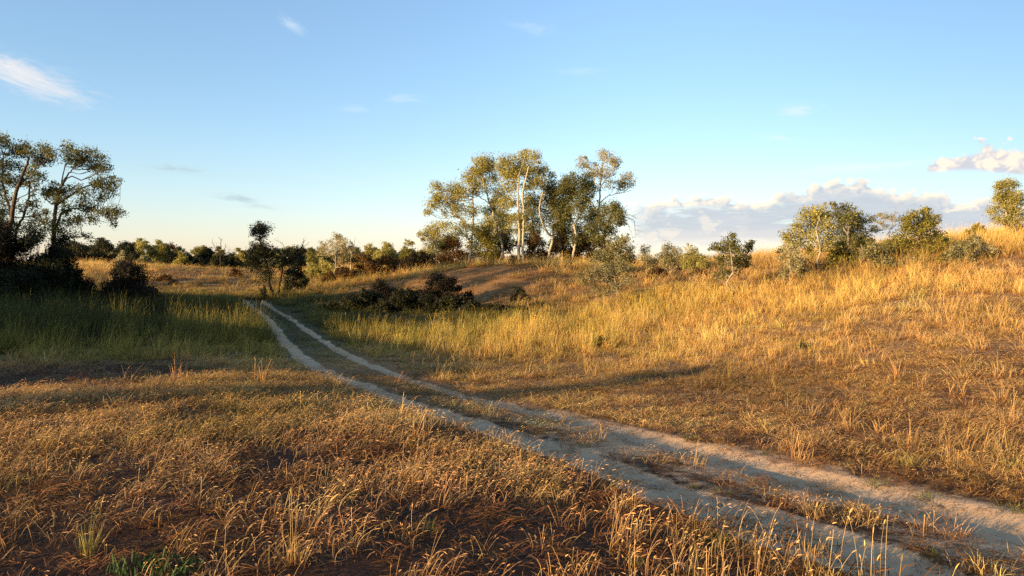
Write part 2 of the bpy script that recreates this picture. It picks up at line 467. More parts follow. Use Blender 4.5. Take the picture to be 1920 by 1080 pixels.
# ------------------------------------------------------------------ materials
def principled(name):
    m = bpy.data.materials.new(name)
    m.use_nodes = True
    t = NT(m.node_tree)
    b = t.n['Principled BSDF']
    b.inputs['Roughness'].default_value = 0.85
    b.inputs['Specular IOR Level'].default_value = 0.2
    return m, t, b


def mat_ground():
    m, t, b = principled("sandy_ground")
    tc = t.new('ShaderNodeTexCoord').outputs['Object']
    A = lambda n: t.new('ShaderNodeAttribute', attribute_name=n).outputs['Fac']
    road, green, red, dry = A('road'), A('green'), A('red'), A('dens')
    nf = t.noise(tc, 38, 6, 0.7)
    nm = t.noise(tc, 5.0, 5, 0.6)
    nc = t.noise(tc, 0.9, 4, 0.55)
    soil = t.mix(t.ss(nf, 0.35, 0.7), C(.020, .009, .005), C(.11, .048, .022))
    straw = t.mix(t.ss(nf, 0.35, 0.65), C(.17, .085, .034), C(.46, .26, .11))
    gsoil = t.mix(t.ss(nf, 0.35, 0.65), C(.035, .04, .015), C(.13, .12, .05))
    c = t.mix(t.ss(t.m('ADD', t.m('MULTIPLY', red, -0.75), t.m('ADD', nm, 0.28)), 0.25, 0.55), soil, straw)
    c = t.mix(t.ss(t.m('ADD', green, t.m('MULTIPLY', t.m('SUBTRACT', nm, 0.5), 0.6)), 0.2, 0.7), c, gsoil)
    sand = t.mix(t.ss(nm, 0.3, 0.7), C(.50, .325, .18), C(.64, .43, .25))
    sand = t.mix(t.m('MULTIPLY', t.ss(nf, 0.58, 0.75), 0.35), sand, C(.30, .215, .14))
    sand = t.mix(t.m('MULTIPLY', t.ss(nc, 0.5, 0.75), 0.5), sand, C(.75, .54, .34))
    rf = t.ss(t.m('ADD', road, t.m('ADD', t.m('MULTIPLY', t.m('SUBTRACT', nm, 0.5), 0.9), t.m('MULTIPLY', t.m('SUBTRACT', nf, 0.5), 0.7))), 0.30, 0.70)
    c = t.mix(rf, c, sand)
    t.l.new(c, b.inputs['Base Color'])
    b.inputs['Roughness'].default_value = 0.95
    bp = t.new('ShaderNodeBump')
    t.l.new(t.m('MULTIPLY_ADD', road, -0.35, 0.6), bp.inputs['Strength'])
    bp.inputs['Distance'].default_value = 0.03
    t.l.new(t.m('ADD', nf, t.m('MULTIPLY', nm, 0.8)), bp.inputs['Height'])
    t.l.new(bp.outputs[0], b.inputs['Normal'])
    return m


def mat_leaf(name, dark, mid, light, trans=0.3):
    m, t, b = principled(name)
    f = t.new('ShaderNodeAttribute', attribute_name='tint').outputs['Fac']
    r = t.new('ShaderNodeValToRGB')
    r.color_ramp.elements[0].color = C(*dark)
    r.color_ramp.elements[1].color = C(*light)
    e = r.color_ramp.elements.new(0.5); e.color = C(*mid)
    t.l.new(f, r.inputs[0])
    t.l.new(r.outputs[0], b.inputs['Base Color'])
    b.inputs['Roughness'].default_value = 0.6
    tr = t.new('ShaderNodeBsdfTranslucent')
    t.l.new(r.outputs[0], tr.inputs[0])
    mx = t.new('ShaderNodeMixShader'); mx.inputs[0].default_value = trans
    t.l.new(b.outputs[0], mx.inputs[1]); t.l.new(tr.outputs[0], mx.inputs[2])
    t.l.new(mx.outputs[0], t.n['Material Output'].inputs[0])
    return m


def mat_bark(name, a, b_, scale=3.0, marks=None):
    m, t, b = principled(name)
    tc = t.new('ShaderNodeTexCoord').outputs['Object']
    n = t.noise(tc, scale, 5, 0.6)
    c = t.mix(t.ss(n, 0.35, 0.65), C(*a), C(*b_))
    if marks:
        mp = t.new('ShaderNodeMapping'); mp.inputs['Scale'].default_value = (1.2, 1.2, 5.0)
        t.l.new(tc, mp.inputs[0])
        k = t.noise(mp.outputs[0], 2.4, 4, 0.7)
        c = t.mix(t.ss(k, 0.58, 0.68), c, C(*marks))
        # old bark at the foot of the stem is rough and dark
        sp = t.new('ShaderNodeSeparateXYZ'); t.l.new(tc, sp.inputs[0])
        foot = t.ss(t.m('ADD', sp.outputs[2], t.m('MULTIPLY', n, -1.6)), 0.35, -0.55)
        c = t.mix(foot, c, C(.05, .04, .03))
    t.l.new(c, b.inputs['Base Color'])
    return m


def mat_grass(name='grass_blades', own=None):
    m, t, b = principled(name)
    a = t.new('ShaderNodeAttribute', attribute_name='tint_col', attribute_type='INSTANCER')
    if own:
        a = t.new('ShaderNodeRGB'); a.outputs[0].default_value = C(*own)
    g = t.new('ShaderNodeAttribute', attribute_name='part')         # 0 foot, 1 tip, above 1 seed head
    k = t.new('ShaderNodeAttribute', attribute_name='vary').outputs['Fac']
    foot = t.mix(1.0, a.outputs['Color'], C(.30, .17, .10), 'MULTIPLY')  # brown foot, darkened further like shade deep in the tuft
    head = t.mix(1.0, a.outputs['Color'], C(1.25, 1.22, 1.2), 'MULTIPLY')  # seed heads lightened as if lit from above
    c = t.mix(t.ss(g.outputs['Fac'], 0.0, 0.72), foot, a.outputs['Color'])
    c = t.mix(t.ss(g.outputs['Fac'], 1.1, 1.5), c, head)
    c = t.mix(1.0, c, t.xyz(*[t.m('MULTIPLY_ADD', k, 0.7, 0.65)] * 3), 'MULTIPLY')
    t.l.new(c, b.inputs['Base Color'])
    b.inputs['Roughness'].default_value = 0.7
    tr = t.new('ShaderNodeBsdfTranslucent')
    t.l.new(c, tr.inputs[0])
    mx = t.new('ShaderNodeMixShader'); mx.inputs[0].default_value = 0.28
    t.l.new(b.outputs[0], mx.inputs[1]); t.l.new(tr.outputs[0], mx.inputs[2])
    t.l.new(mx.outputs[0], t.n['Material Output'].inputs[0])
    return m


M_GROUND = mat_ground()
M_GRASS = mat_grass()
LEAF = {
    'poplar': mat_leaf('leaf_poplar', (0.18, 0.16, 0.035), (0.4, 0.35, 0.085), (0.66, 0.58, 0.23), 0.4),
    'poplar_dark': mat_leaf('leaf_poplar_dark', (0.055, 0.058, 0.013), (0.165, 0.155, 0.038), (0.4, 0.36, 0.12), 0.4),
    'olive': mat_leaf('leaf_olive', (0.1, 0.09, 0.017), (0.27, 0.235, 0.044), (0.48, 0.41, 0.1), 0.4),
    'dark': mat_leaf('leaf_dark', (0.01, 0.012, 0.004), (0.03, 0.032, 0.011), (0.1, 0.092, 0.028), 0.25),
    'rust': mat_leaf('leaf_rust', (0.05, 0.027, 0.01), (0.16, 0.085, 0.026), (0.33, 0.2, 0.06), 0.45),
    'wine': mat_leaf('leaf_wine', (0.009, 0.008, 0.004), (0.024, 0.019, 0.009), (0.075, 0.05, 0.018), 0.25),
    'pale': mat_leaf('leaf_pale', (0.2, 0.175, 0.07), (0.44, 0.38, 0.18), (0.74, 0.65, 0.38), 0.45),
    'grey': mat_leaf('leaf_grey_green', (0.12, 0.11, 0.04), (0.3, 0.265, 0.11), (0.58, 0.52, 0.28), 0.45),
}
BARK = {
    'birch': mat_bark('bark_pale', (.34, .29, .20), (.48, .42, .30), 2.0, (.07, .055, .04)),
    'pale': mat_bark('bark_grey', (.24, .20, .15), (.38, .33, .25), 4.0),
    'brown': mat_bark('bark_brown', (.06, .045, .03), (.14, .105, .07), 6.0),
    'dark': mat_bark('bark_dark', (.018, .014, .010), (.05, .038, .026), 6.0),
}


# ------------------------------------------------------------------ mesh helpers
def mesh_from(name, V, quads, tris=None, mat=None, attrs=None, smooth=False):
    """V (n,3); quads (m,4) and tris (k,3) index arrays; attrs: name -> (domain, values)"""
    me = bpy.data.meshes.new(name)
    V = np.asarray(V, np.float32)
    quads = np.zeros((0, 4), np.int64) if quads is None else np.asarray(quads)
    tris = np.zeros((0, 3), np.int64) if tris is None else np.asarray(tris)
    nq, nt = len(quads), len(tris)
    me.vertices.add(len(V)); me.vertices.foreach_set('co', V.ravel())
    me.loops.add(nq * 4 + nt * 3)
    me.loops.foreach_set('vertex_index', np.concatenate([quads.ravel(), tris.ravel()]).astype(np.int32))
    me.polygons.add(nq + nt)
    st = np.concatenate([np.arange(nq) * 4, nq * 4 + np.arange(nt) * 3]).astype(np.int32)
    me.polygons.foreach_set('loop_start', st)
    if smooth:
        me.polygons.foreach_set('use_smooth', np.ones(nq + nt, bool))
    for k, (dom, val) in (attrs or {}).items():
        val = np.asarray(val, np.float32)
        if val.ndim == 1:
            a = me.attributes.new(k, 'FLOAT', dom); a.data.foreach_set('value', val)
        else:
            a = me.attributes.new(k, 'FLOAT_VECTOR', dom); a.data.foreach_set('vector', val.ravel())
    me.update(calc_edges=True)
    me.validate()
    if mat: me.materials.append(mat)
    return me


def link(name, me, parent=None, loc=None):
    o = bpy.data.objects.new(name, me)
    if parent: o.parent = parent
    if loc is not None: o.location = loc
    COL.objects.link(o)
    return o


def tag(o, label=None, cat=None, group=None, kind=None):
    if label: o['label'] = label
    if cat: o['category'] = cat
    if group: o['group'] = group
    if kind: o['kind'] = kind
    return o


# ------------------------------------------------------------------ the ground, one polar sheet round the viewpoint
def build_ground():
    a1 = np.linspace(math.radians(-47), math.radians(47), 620)
    a0 = np.linspace(math.radians(-180), math.radians(-47), 46)[:-1]
    a2 = np.linspace(math.radians(47), math.radians(180), 46)[1:-1]
    ang = np.concatenate([a0, a1, a2])
    rad = np.concatenate([[0.6, 1.2, 1.8, 2.2, 2.6], np.geomspace(3.0, 100, 470), np.geomspace(110, 6000, 34)])
    na, nr = len(ang), len(rad)
    X = rad[:, None] * np.sin(ang)[None]; Y = rad[:, None] * np.cos(ang)[None]
    Z = terrain_z(X, Y)
    V = np.stack([X, Y, Z], -1).reshape(-1, 3)
    V = np.vstack([V, [[0, 0, float(base_z(np.array([0.0]), np.array([0.0]))[0])]]])
    x, y = V[:, 0], V[:, 1]
    dl, dr, road, btw = rut_info(x, y)
    zv = zone_at(x, y)
    near_right = sstep(y, 14, 8.0) * btw
    sandy = np.maximum(road, near_right * (0.68 + 0.8 * (fbm(x, y, 0.9, 91, 3) - 0.5)))
    apron = sstep(dr + (fbm(x, y, 1.2, 93, 3) - .5) * .9, 1.15, 0.5) * sstep(y, 16, 9)
    sandy = np.maximum(sandy, apron * 0.9)
    sandy = np.maximum(sandy, 0.4 * sstep(zv[:, 1], 0.75, 0.55) * sstep(y, 40, 50) * sstep(zv[:, 2], 0.3, 0.1))
    i = np.arange(nr - 1)[:, None]; j = np.arange(na)[None]
    jn = (j + 1) % na
    Q = np.stack([i * na + j + 0 * i, i * na + jn, (i + 1) * na + jn, (i + 1) * na + j], -1).reshape(-1, 4)
    T = np.stack([np.full(na, len(V) - 1), (np.arange(na) + 1) % na, np.arange(na)], -1)
    fr = road[Q].mean(1)
    isr = (fr > 0.5) & (np.hypot(x, y)[Q].max(1) < 75)
    at = lambda s: {'road': ('POINT', sandy[s]), 'green': ('POINT', zv[s, 2]), 'red': ('POINT', zv[s, 3]), 'dens': ('POINT', zv[s, 1])}
    allv = np.arange(len(V))
    g = link('ground', mesh_from('ground', V, Q[~isr], T, M_GROUND, at(allv), True))
    tag(g, 'rolling sandy ground of the grassy dunes', 'ground', kind='structure')
    rq = Q[isr]
    used, inv = np.unique(rq, return_inverse=True)
    r = link('dirt_track', mesh_from('dirt_track', V[used], inv.reshape(-1, 4), None, M_GROUND, at(used), True))
    tag(r, 'two pale sandy wheel ruts curving through the dry grass', 'track', kind='structure')


build_ground()


# ------------------------------------------------------------------ grass tufts (scattered as stuff)
class Blades:
    def __init__(s):
        s.V = []; s.Q = []; s.part = []; s.vary = []; s.n = 0

    def ribbon(s, pts, w, parts, vary, side=None):
        """a ribbon along pts with half widths w"""
        pts = np.asarray(pts, float)
        d = pts[-1] - pts[0]
        if side is None:
            a = rng.uniform(0, 2 * math.pi); side = np.array((math.cos(a), math.sin(a), 0))
        k = len(pts)
        v = np.empty((2 * k, 3))
        w = np.asarray(w)[:, None]
        v[0::2] = pts - side * w; v[1::2] = pts + side * w
        s.V.append(v)
        i = np.arange(k - 1) * 2 + s.n
        s.Q.append(np.stack([i, i + 1, i + 3, i + 2], -1))
        s.part.append(np.repeat(parts, 2)); s.vary.append(np.full(2 * k, vary))
        s.n += 2 * k

    def mesh(s, name):
        return mesh_from(name, np.vstack(s.V), np.vstack(s.Q), None, M_GRASS,
                         {'part': ('POINT', np.concatenate(s.part)), 'vary': ('POINT', np.concatenate(s.vary))})


def arc(base, h, lean, bend, az, k=5):
    """a stalk: leans by lean, nods over by bend (radians at the tip) towards azimuth az"""
    t = np.linspace(0, 1, k)
    th = lean + bend * t ** 2
    seg = h / (k - 1)
    r = np.concatenate([[0], np.cumsum(np.sin(th[:-1]) * seg)])
    z = np.concatenate([[0], np.cumsum(np.cos(th[:-1]) * seg)])
    return np.stack([base[0] + r * math.cos(az), base[1] + r * math.sin(az), base[2] + z], -1), th[-1]


def stalk(B, base, h, lean, bend, az, w, head=0.03, hw=0.0045, vary=None):
    vary = rng.random() if vary is None else vary
    p, th = arc(base, h, lean, bend, az, 6)
    B.ribbon(p, np.linspace(w, w * .7, 6), np.linspace(0, 1, 6), vary)
    if head > 0:
        d = np.array((math.sin(th) * math.cos(az), math.sin(th) * math.sin(az), math.cos(th)))
        q = [p[-1] + d * head * f + np.array((0, 0, -0.3 * head * f * f)) for f in (0, .3, .7, 1.0)]
        for _ in range(2):
            s = rng.normal(size=3); s -= d * (s @ d); s /= np.linalg.norm(s)
            B.ribbon(q, np.array((.25, 1, .75, .1)) * hw, np.full(4, 2.0), vary, s)


def tuft_stems(n, h, spread, w, head, hw, leaves=4):
    B = Blades()
    for _ in range(n):
        a = rng.uniform(0, 2 * math.pi); r = spread * math.sqrt(rng.random())
        hh = h * rng.uniform(.45, 1.05)
        az = rng.normal(0.2, 0.9) if rng.random() < .8 else rng.uniform(0, 6.28)
        stalk(B, (r * math.cos(a), r * math.sin(a), -.01), hh, abs(rng.normal(.14, .12)), rng.uniform(.1, 1.1), az, w, head * rng.uniform(.6, 1.2), hw * rng.uniform(.7, 1.2))
    for _ in range(leaves):
        a = rng.uniform(0, 2 * math.pi); r = spread * math.sqrt(rng.random())
        p, _t = arc((r * math.cos(a), r * math.sin(a), -.01), h * rng.uniform(.2, .55), rng.uniform(.2, .7), rng.uniform(.5, 1.9), rng.uniform(0, 6.28), 5)
        B.ribbon(p, np.array((1, 1, .8, .5, .05)) * w * 1.4, np.linspace(0, .8, 5), rng.random() * .8)
    return B


def tuft_blades(n, h, spread, w, lean=.25, bend=.9, heads=0):
    B = Blades()
    for _ in range(n):
        a = rng.uniform(0, 2 * math.pi); r = spread * math.sqrt(rng.random())
        az = a + rng.normal(0, .6) if rng.random() < .6 else rng.normal(.2, .8)
        p, _t = arc((r * math.cos(a), r * math.sin(a), -.01), h * rng.uniform(.4, 1.05), abs(rng.normal(0, lean)), rng.uniform(0, bend), az, 5)
        B.ribbon(p, np.array((.8, 1, .8, .5, .06)) * w * rng.uniform(.7, 1.2), np.linspace(0, 1, 5), rng.random())
    for _ in range(heads):
        a = rng.uniform(0, 2 * math.pi); r = spread * .6
        stalk(B, (r * math.cos(a), r * math.sin(a), 0), h * rng.uniform(.9, 1.35), abs(rng.normal(.08, .08)), rng.uniform(0, .5), rng.normal(.2, .7), w * .6, h * .32, w * .5)
    return B


def tuft_curly(n, h, spread, w):
    """a mat of short dead crooked blades"""
    B = Blades()
    for _ in range(n):
        a = rng.uniform(0, 2 * math.pi); r = spread * math.sqrt(rng.random())
        p, _t = arc((r * math.cos(a), r * math.sin(a), -.01), h * rng.uniform(.35, 1.1), rng.uniform(0, .8), rng.uniform(-.5, 2.4), rng.uniform(0, 6.28), 5)
        p[1:, :2] += rng.normal(0, .012, (4, 2))
        B.ribbon(p, np.array((.8, 1, .9, .7, .2)) * w, np.linspace(0, 1, 5), rng.random())
    return B


def tuft_litter(n, spread, w):
    B = Blades()
    for _ in range(n):
        a = rng.uniform(0, 6.28); r = spread * math.sqrt(rng.random()); d = rng.uniform(0, 6.28); l = rng.uniform(.02, .10)
        p0 = np.array((r * math.cos(a), r * math.sin(a), rng.uniform(0.0, .015)))
        t = np.array((math.cos(d), math.sin(d), rng.normal(0, .15)))
        p = [p0, p0 + t * l * .5 + np.array((0, 0, rng.uniform(0, .012))), p0 + t * l]
        B.ribbon(p, np.array((1, 1, .5)) * w, [.5, .6, .7], rng.random(), np.array((-math.sin(d), math.cos(d), .5)))
    return B


def scatter(name, label, cat, protos, pos, rot, scale, idx, col):
    """one stuff object: the tufts in protos set on the points"""
    hold = bpy.data.collections.new(name + '_kinds')
    for i, B in enumerate(protos):
        hold.objects.link(bpy.data.objects.new('%s_kind_%s' % (name, 'abcdefghij'[i]), B.mesh(name)))
    me = bpy.data.meshes.new(name)
    n = len(pos)
    me.vertices.add(n); me.vertices.foreach_set('co', np.asarray(pos, np.float32).ravel())
    for k, v in (('rot', rot), ('scl', scale), ('tint_col', col)):
        a = me.attributes.new(k, 'FLOAT_VECTOR', 'POINT'); a.data.foreach_set('vector', np.asarray(v, np.float32).ravel())
    a = me.attributes.new('idx', 'INT', 'POINT'); a.data.foreach_set('value', np.asarray(idx, np.int32))
    o = link(name, me)
    ng = bpy.data.node_groups.new(name, 'GeometryNodeTree')
    ng.interface.new_socket('Geometry', in_out='INPUT', socket_type='NodeSocketGeometry')
    ng.interface.new_socket('Geometry', in_out='OUTPUT', socket_type='NodeSocketGeometry')
    N = ng.nodes; Lk = ng.links
    gi = N.new('NodeGroupInput'); go = N.new('NodeGroupOutput')
    ip = N.new('GeometryNodeInstanceOnPoints')
    ci = N.new('GeometryNodeCollectionInfo')
    ci.inputs['Collection'].default_value = hold
    ci.inputs['Separate Children'].default_value = True
    ci.inputs['Reset Children'].default_value = True

    def attr(nm, typ):
        q = N.new('GeometryNodeInputNamedAttribute'); q.data_type = typ
        q.inputs['Name'].default_value = nm
        return [s for s in q.outputs if s.enabled and s.name == 'Attribute'][0]
    Lk.new(gi.outputs[0], ip.inputs['Points'])
    Lk.new(ci.outputs[0], ip.inputs['Instance'])
    ip.inputs['Pick Instance'].default_value = True
    Lk.new(attr('idx', 'INT'), ip.inputs['Instance Index'])
    e2r = N.new('FunctionNodeEulerToRotation')
    Lk.new(attr('rot', 'FLOAT_VECTOR'), e2r.inputs[0])
    Lk.new(e2r.outputs[0], ip.inputs['Rotation'])
    Lk.new(attr('scl', 'FLOAT_VECTOR'), ip.inputs['Scale'])
    Lk.new(ip.outputs[0], go.inputs[0])
    md = o.modifiers.new('scatter', 'NODES'); md.node_group = ng
    tag(o, label, cat, kind='stuff')
    return o


def sample_points(ymin, ymax, rho, seed):
    """points on the ground between two distances; rho(r) tufts per square metre"""
    g = np.random.default_rng(seed)
    edges = np.geomspace(ymin, ymax, 40)
    xs, ys = [], []
    for a, b in zip(edges[:-1], edges[1:]):
        m = math.sqrt(a * b)
        lo, hi = math.radians(-46 - 16 * (m < 14)), math.radians(44)
        n = int(rho(m) * (hi - lo) * (b * b - a * a) / 2)
        r = np.sqrt(g.uniform(a * a, b * b, n)); t = g.uniform(lo, hi, n)
        xs.append(r * np.sin(t)); ys.append(r * np.cos(t))
    return np.concatenate(xs), np.concatenate(ys)


STRAW = np.array((.66, .43, .175)); RED = np.array((.52, .29, .13)); GOLD = np.array((.74, .46, .115)); GREEN = np.array((.046, .054, .016)); YGREEN = np.array((.32, .255, .050))  # GREEN is lowered to deepen the shade over the hollow grass


def right_side(x, y):
    """1 on the slope right of the track"""
    o = np.argsort(RUT_R[:, 1])
    xr = np.interp(y, RUT_R[o, 1], RUT_R[o, 0])
    return sstep(x - xr, -.2, .6) * (y < 46)


def grass_field():
    def dress(x, y, zv, kk, seed):
        g = np.random.default_rng(seed)
        n = len(x)
        h, den, gr, rd, tall = zv.T
        patch = fbm(x, y, 1.6, 101, 3)[:, None]; patch2 = fbm(x, y, 5.0, 111, 2)[:, None]
        c = STRAW + (GOLD - STRAW) * np.clip(1 - rd * 1.4, 0, 1)[:, None] * .8
        c = c + (RED - c) * np.clip(rd * .75 + (patch[:, 0] - .5) * 1.2, 0, 1)[:, None]
        gm = np.clip(gr + (patch[:, 0] - .5) * .55 * (gr > .03) + g.normal(0, .1, n), 0, 1)
        c = c + (YGREEN - c) * np.clip(gm * 2, 0, 1)[:, None]
        c = c + (GREEN - c) * np.clip(gm * 2 - 1, 0, 1)[:, None]
        c = c * np.exp(g.normal(0, .16, (n, 1))) * (0.6 + .8 * patch2) * np.exp(g.normal(0, .05, (n, 3)))
        return np.clip(c, .01, .8)

    def put(name, label, cat, protos, rho, ymin, ymax, accept, hfac, href, wide, seed, tilt=.08, tone=1.0):
        x, y = sample_points(ymin, ymax, rho, seed)
        zv = zone_at(x, y)
        dl, dr, road, btw = rut_info(x, y)
        g = np.random.default_rng(seed + 1)
        keep = g.random(len(x)) < accept(x, y, zv, dl, dr, road, btw)
        x, y, zv, road, btw, dl, dr = x[keep], y[keep], zv[keep], road[keep], btw[keep], dl[keep], dr[keep]
        n = len(x)
        z = terrain_z(x, y)
        r = np.hypot(x, y)
        hs = zv[:, 0] * hfac / href * np.exp(g.normal(0, .2, n)) * (0.55 + .9 * fbm(x, y, 1.4, 131, 3))
        hs = hs * (1 - .5 * btw)
        ws = np.maximum(wide(r), .6 * hs)
        rot = np.stack([g.normal(0, tilt, n), g.normal(0, tilt, n), g.uniform(0, 6.283, n)], -1)
        if tilt < .2:
            rot[:, 2] = g.normal(0, .9, n)
        col = dress(x, y, zv, None, seed + 2) * tone
        scatter(name, label, cat, protos, np.stack([x, y, z - .004], -1), rot, np.stack([ws, ws, hs], -1), g.integers(0, len(protos), n), col)
        print(name, n)

    clump = lambda x, y, s, seed: np.clip((fbm(x, y, s, seed, 3) - .36) * 4.5, 0, 1)
    # dry stems with nodding seed heads
    pr = [tuft_stems(10, .32, .085, .0011, .036, .0028, 7) for _ in range(8)]
    def acc(x, y, zv, dl, dr, road, btw):
        a = zv[:, 1] ** 1.5 * np.clip(1 - zv[:, 2] * 1.3, 0, 1) * (1 - zv[:, 4]) * (.12 + .80 * clump(x, y, .9, 141))
        off = sstep(np.minimum(dl, dr), .38 + .12 * sstep(y, 13, 6), .62 + .15 * sstep(y, 13, 6))
        near = sstep(y, 10, 6.5)
        a = a * (1 - .75 * right_side(x, y)) * (1 - .42 * btw * sstep(y, 13, 8.5))
        return a * off * (1 - btw * (.4 + .45 * near * clump(x, y, .8, 143))) * (1 - .9 * sstep(dr + (fbm(x, y, 1.2, 93, 3) - .5) * .9, 1.25, .6) * sstep(y, 14, 9)) * (1 - road)
    put('dry_grass', 'dry straw coloured grass stems with nodding seed heads on the foreground rise', 'dry grass', pr, lambda r: 190 / (1 + (r / 11) ** 1.7), 2.6, 34, acc, .47, .32, lambda r: 1 + r / 16, 200)
    # short crooked dead grass underneath and on the slope
    pr = [tuft_curly(26, .13, .10, .0016) for _ in range(6)]
    def acc(x, y, zv, dl, dr, road, btw):
        a = zv[:, 1] ** 1.6 * (1 - zv[:, 2] * .6) * (1 - .6 * zv[:, 4]) * (1 - .88 * sstep(zv[:, 3], .45, .8)) * (.15 + .85 * clump(x, y, .8, 151))
        near = sstep(y, 10, 6.5)
        return a * sstep(np.minimum(dl, dr), .35 + .1 * near, .6 + .2 * near) * (1 - btw * (.4 + .35 * sstep(y, 13, 8.5) + .15 * near)) * (1 - .9 * sstep(dr + (fbm(x, y, 1.2, 93, 3) - .5) * .9, 1.25, .6) * sstep(y, 14, 9)) * (1 - road)
    put('short_grass', 'short crooked dead grass covering the slopes beside the track', 'short grass', pr, lambda r: 150 / (1 + (r / 10) ** 1.6), 2.6, 115, acc, .60, .30, lambda r: 1 + r / 11, 210, .12)
    # tall grass of the hollow and the upper slopes
    pr = [tuft_blades(16, .62, .10, .0030, .16, .7, 4) for _ in range(6)]
    def acc(x, y, zv, dl, dr, road, btw):
        a = (zv[:, 4] * .95 + .02 * (1 - zv[:, 3])) * (.30 + .70 * clump(x, y, 1.8, 161))
        return a * sstep(np.minimum(dl, dr), .35, .8) * (1 - road) * (1 - .7 * btw)
    put('tall_grass', 'tall upright grass growing in the hollow and along the ridges', 'tall grass', pr, lambda r: 34 / (1 + (r / 22) ** 1.3), 8, 95, acc, 1.0, .62, lambda r: .8 + r / 30, 220, .1)
    # green turf
    pr = [tuft_blades(22, .22, .09, .0022, .5, 1.2) for _ in range(5)]
    def acc(x, y, zv, dl, dr, road, btw):
        a = np.clip(zv[:, 2] * 1.1 - .05, 0, 1) * (.4 + .6 * clump(x, y, 1.0, 171)) + .05 * btw * clump(x, y, .6, 181) * (1 - .6 * sstep(y, 13, 8.5)) + .05 * sstep(np.minimum(dl, dr), 1.1, .5)
        return a * sstep(np.minimum(dl, dr), .28, .5) * (1 - road)
    put('green_grass', 'low green grass along the ruts and darkened for shade in the hollow', 'green grass', pr, lambda r: 70 / (1 + (r / 14) ** 1.6), 3, 90, acc, .55, .30, lambda r: .9 + r / 14, 230, .12)
    # straw litter on the soil
    pr = [tuft_litter(34, .14, .0015) for _ in range(5)]
    def acc(x, y, zv, dl, dr, road, btw):
        return (.9 - .65 * road) * (.4 + .6 * clump(x, y, .7, 191))
    put('plant_litter', 'fallen straw and dead stalks lying on the dark soil', 'plant litter', pr, lambda r: 130 / (1 + (r / 7) ** 2), 2.6, 18, acc, 1.0, .30, lambda r: 1 + r / 20, 240, .25, np.array((.36, .26, .20)))


grass_field()


# ------------------------------------------------------------------ trees and shrubs
def tubes(polys, sides):
    V, Q, n = [], [], 0
    for pts, rad in polys:
        pts = np.asarray(pts, float); k = len(pts)
        t = np.gradient(pts, axis=0); t /= np.linalg.norm(t, axis=1)[:, None] + 1e-9
        ref = np.array((0.31, 0.95, 0.0)) if abs(t[:, 2]).mean() > .6 else np.array((0.1, 0.05, 1.0))
        u = np.cross(t, ref); u /= np.linalg.norm(u, axis=1)[:, None] + 1e-9
        v = np.cross(t, u)
        a = np.linspace(0, 2 * math.pi, sides, endpoint=False)
        ring = pts[:, None] + np.asarray(rad)[:, None, None] * (u[:, None] * np.cos(a)[None, :, None] + v[:, None] * np.sin(a)[None, :, None])
        V.append(ring.reshape(-1, 3))
        i = np.arange(k - 1)[:, None] * sides; j = np.arange(sides)[None]; jn = (j + 1) % sides
        Q.append((np.stack([i + j, i + jn, i + sides + jn, i + sides + j], -1) + n).reshape(-1, 4))
        n += k * sides
    return np.vstack(V), np.vstack(Q)


def spline(p, k):
    """smooth curve through the points"""
    p = np.asarray(p, float)
    if len(p) < 3:
        return np.array([p[0] + (p[-1] - p[0]) * t for t in np.linspace(0, 1, k)])
    e = np.vstack([2 * p[0] - p[1], p, 2 * p[-1] - p[-2]])
    out = []
    for t in np.linspace(0, len(p) - 1 - 1e-6, k):
        i = int(t); f = t - i
        a, b, c, d = e[i:i + 4]
        out.append(.5 * ((2 * b) + (c - a) * f + (2 * a - 5 * b + 4 * c - d) * f * f + (3 * b - a - 3 * c + d) * f ** 3))
    return np.array(out)


def leaf_quads(c, s, out, up=0.25):
    n = len(c)
    nrm = rng.normal(size=(n, 3)) * .75 + out * 1.0; nrm[:, 2] += up; nrm /= np.linalg.norm(nrm, axis=1)[:, None]
    t = rng.normal(size=(n, 3)); t -= nrm * (t * nrm).sum(1)[:, None]; t /= np.linalg.norm(t, axis=1)[:, None]
    b = np.cross(nrm, t)
    s = s[:, None]
    v = np.stack([c - t * s * .55, c + b * s * .36 + t * s * .05, c + t * s * .55, c - b * s * .36 + t * s * .05], 1)
    return v.reshape(-1, 3), np.arange(4 * n).reshape(-1, 4)


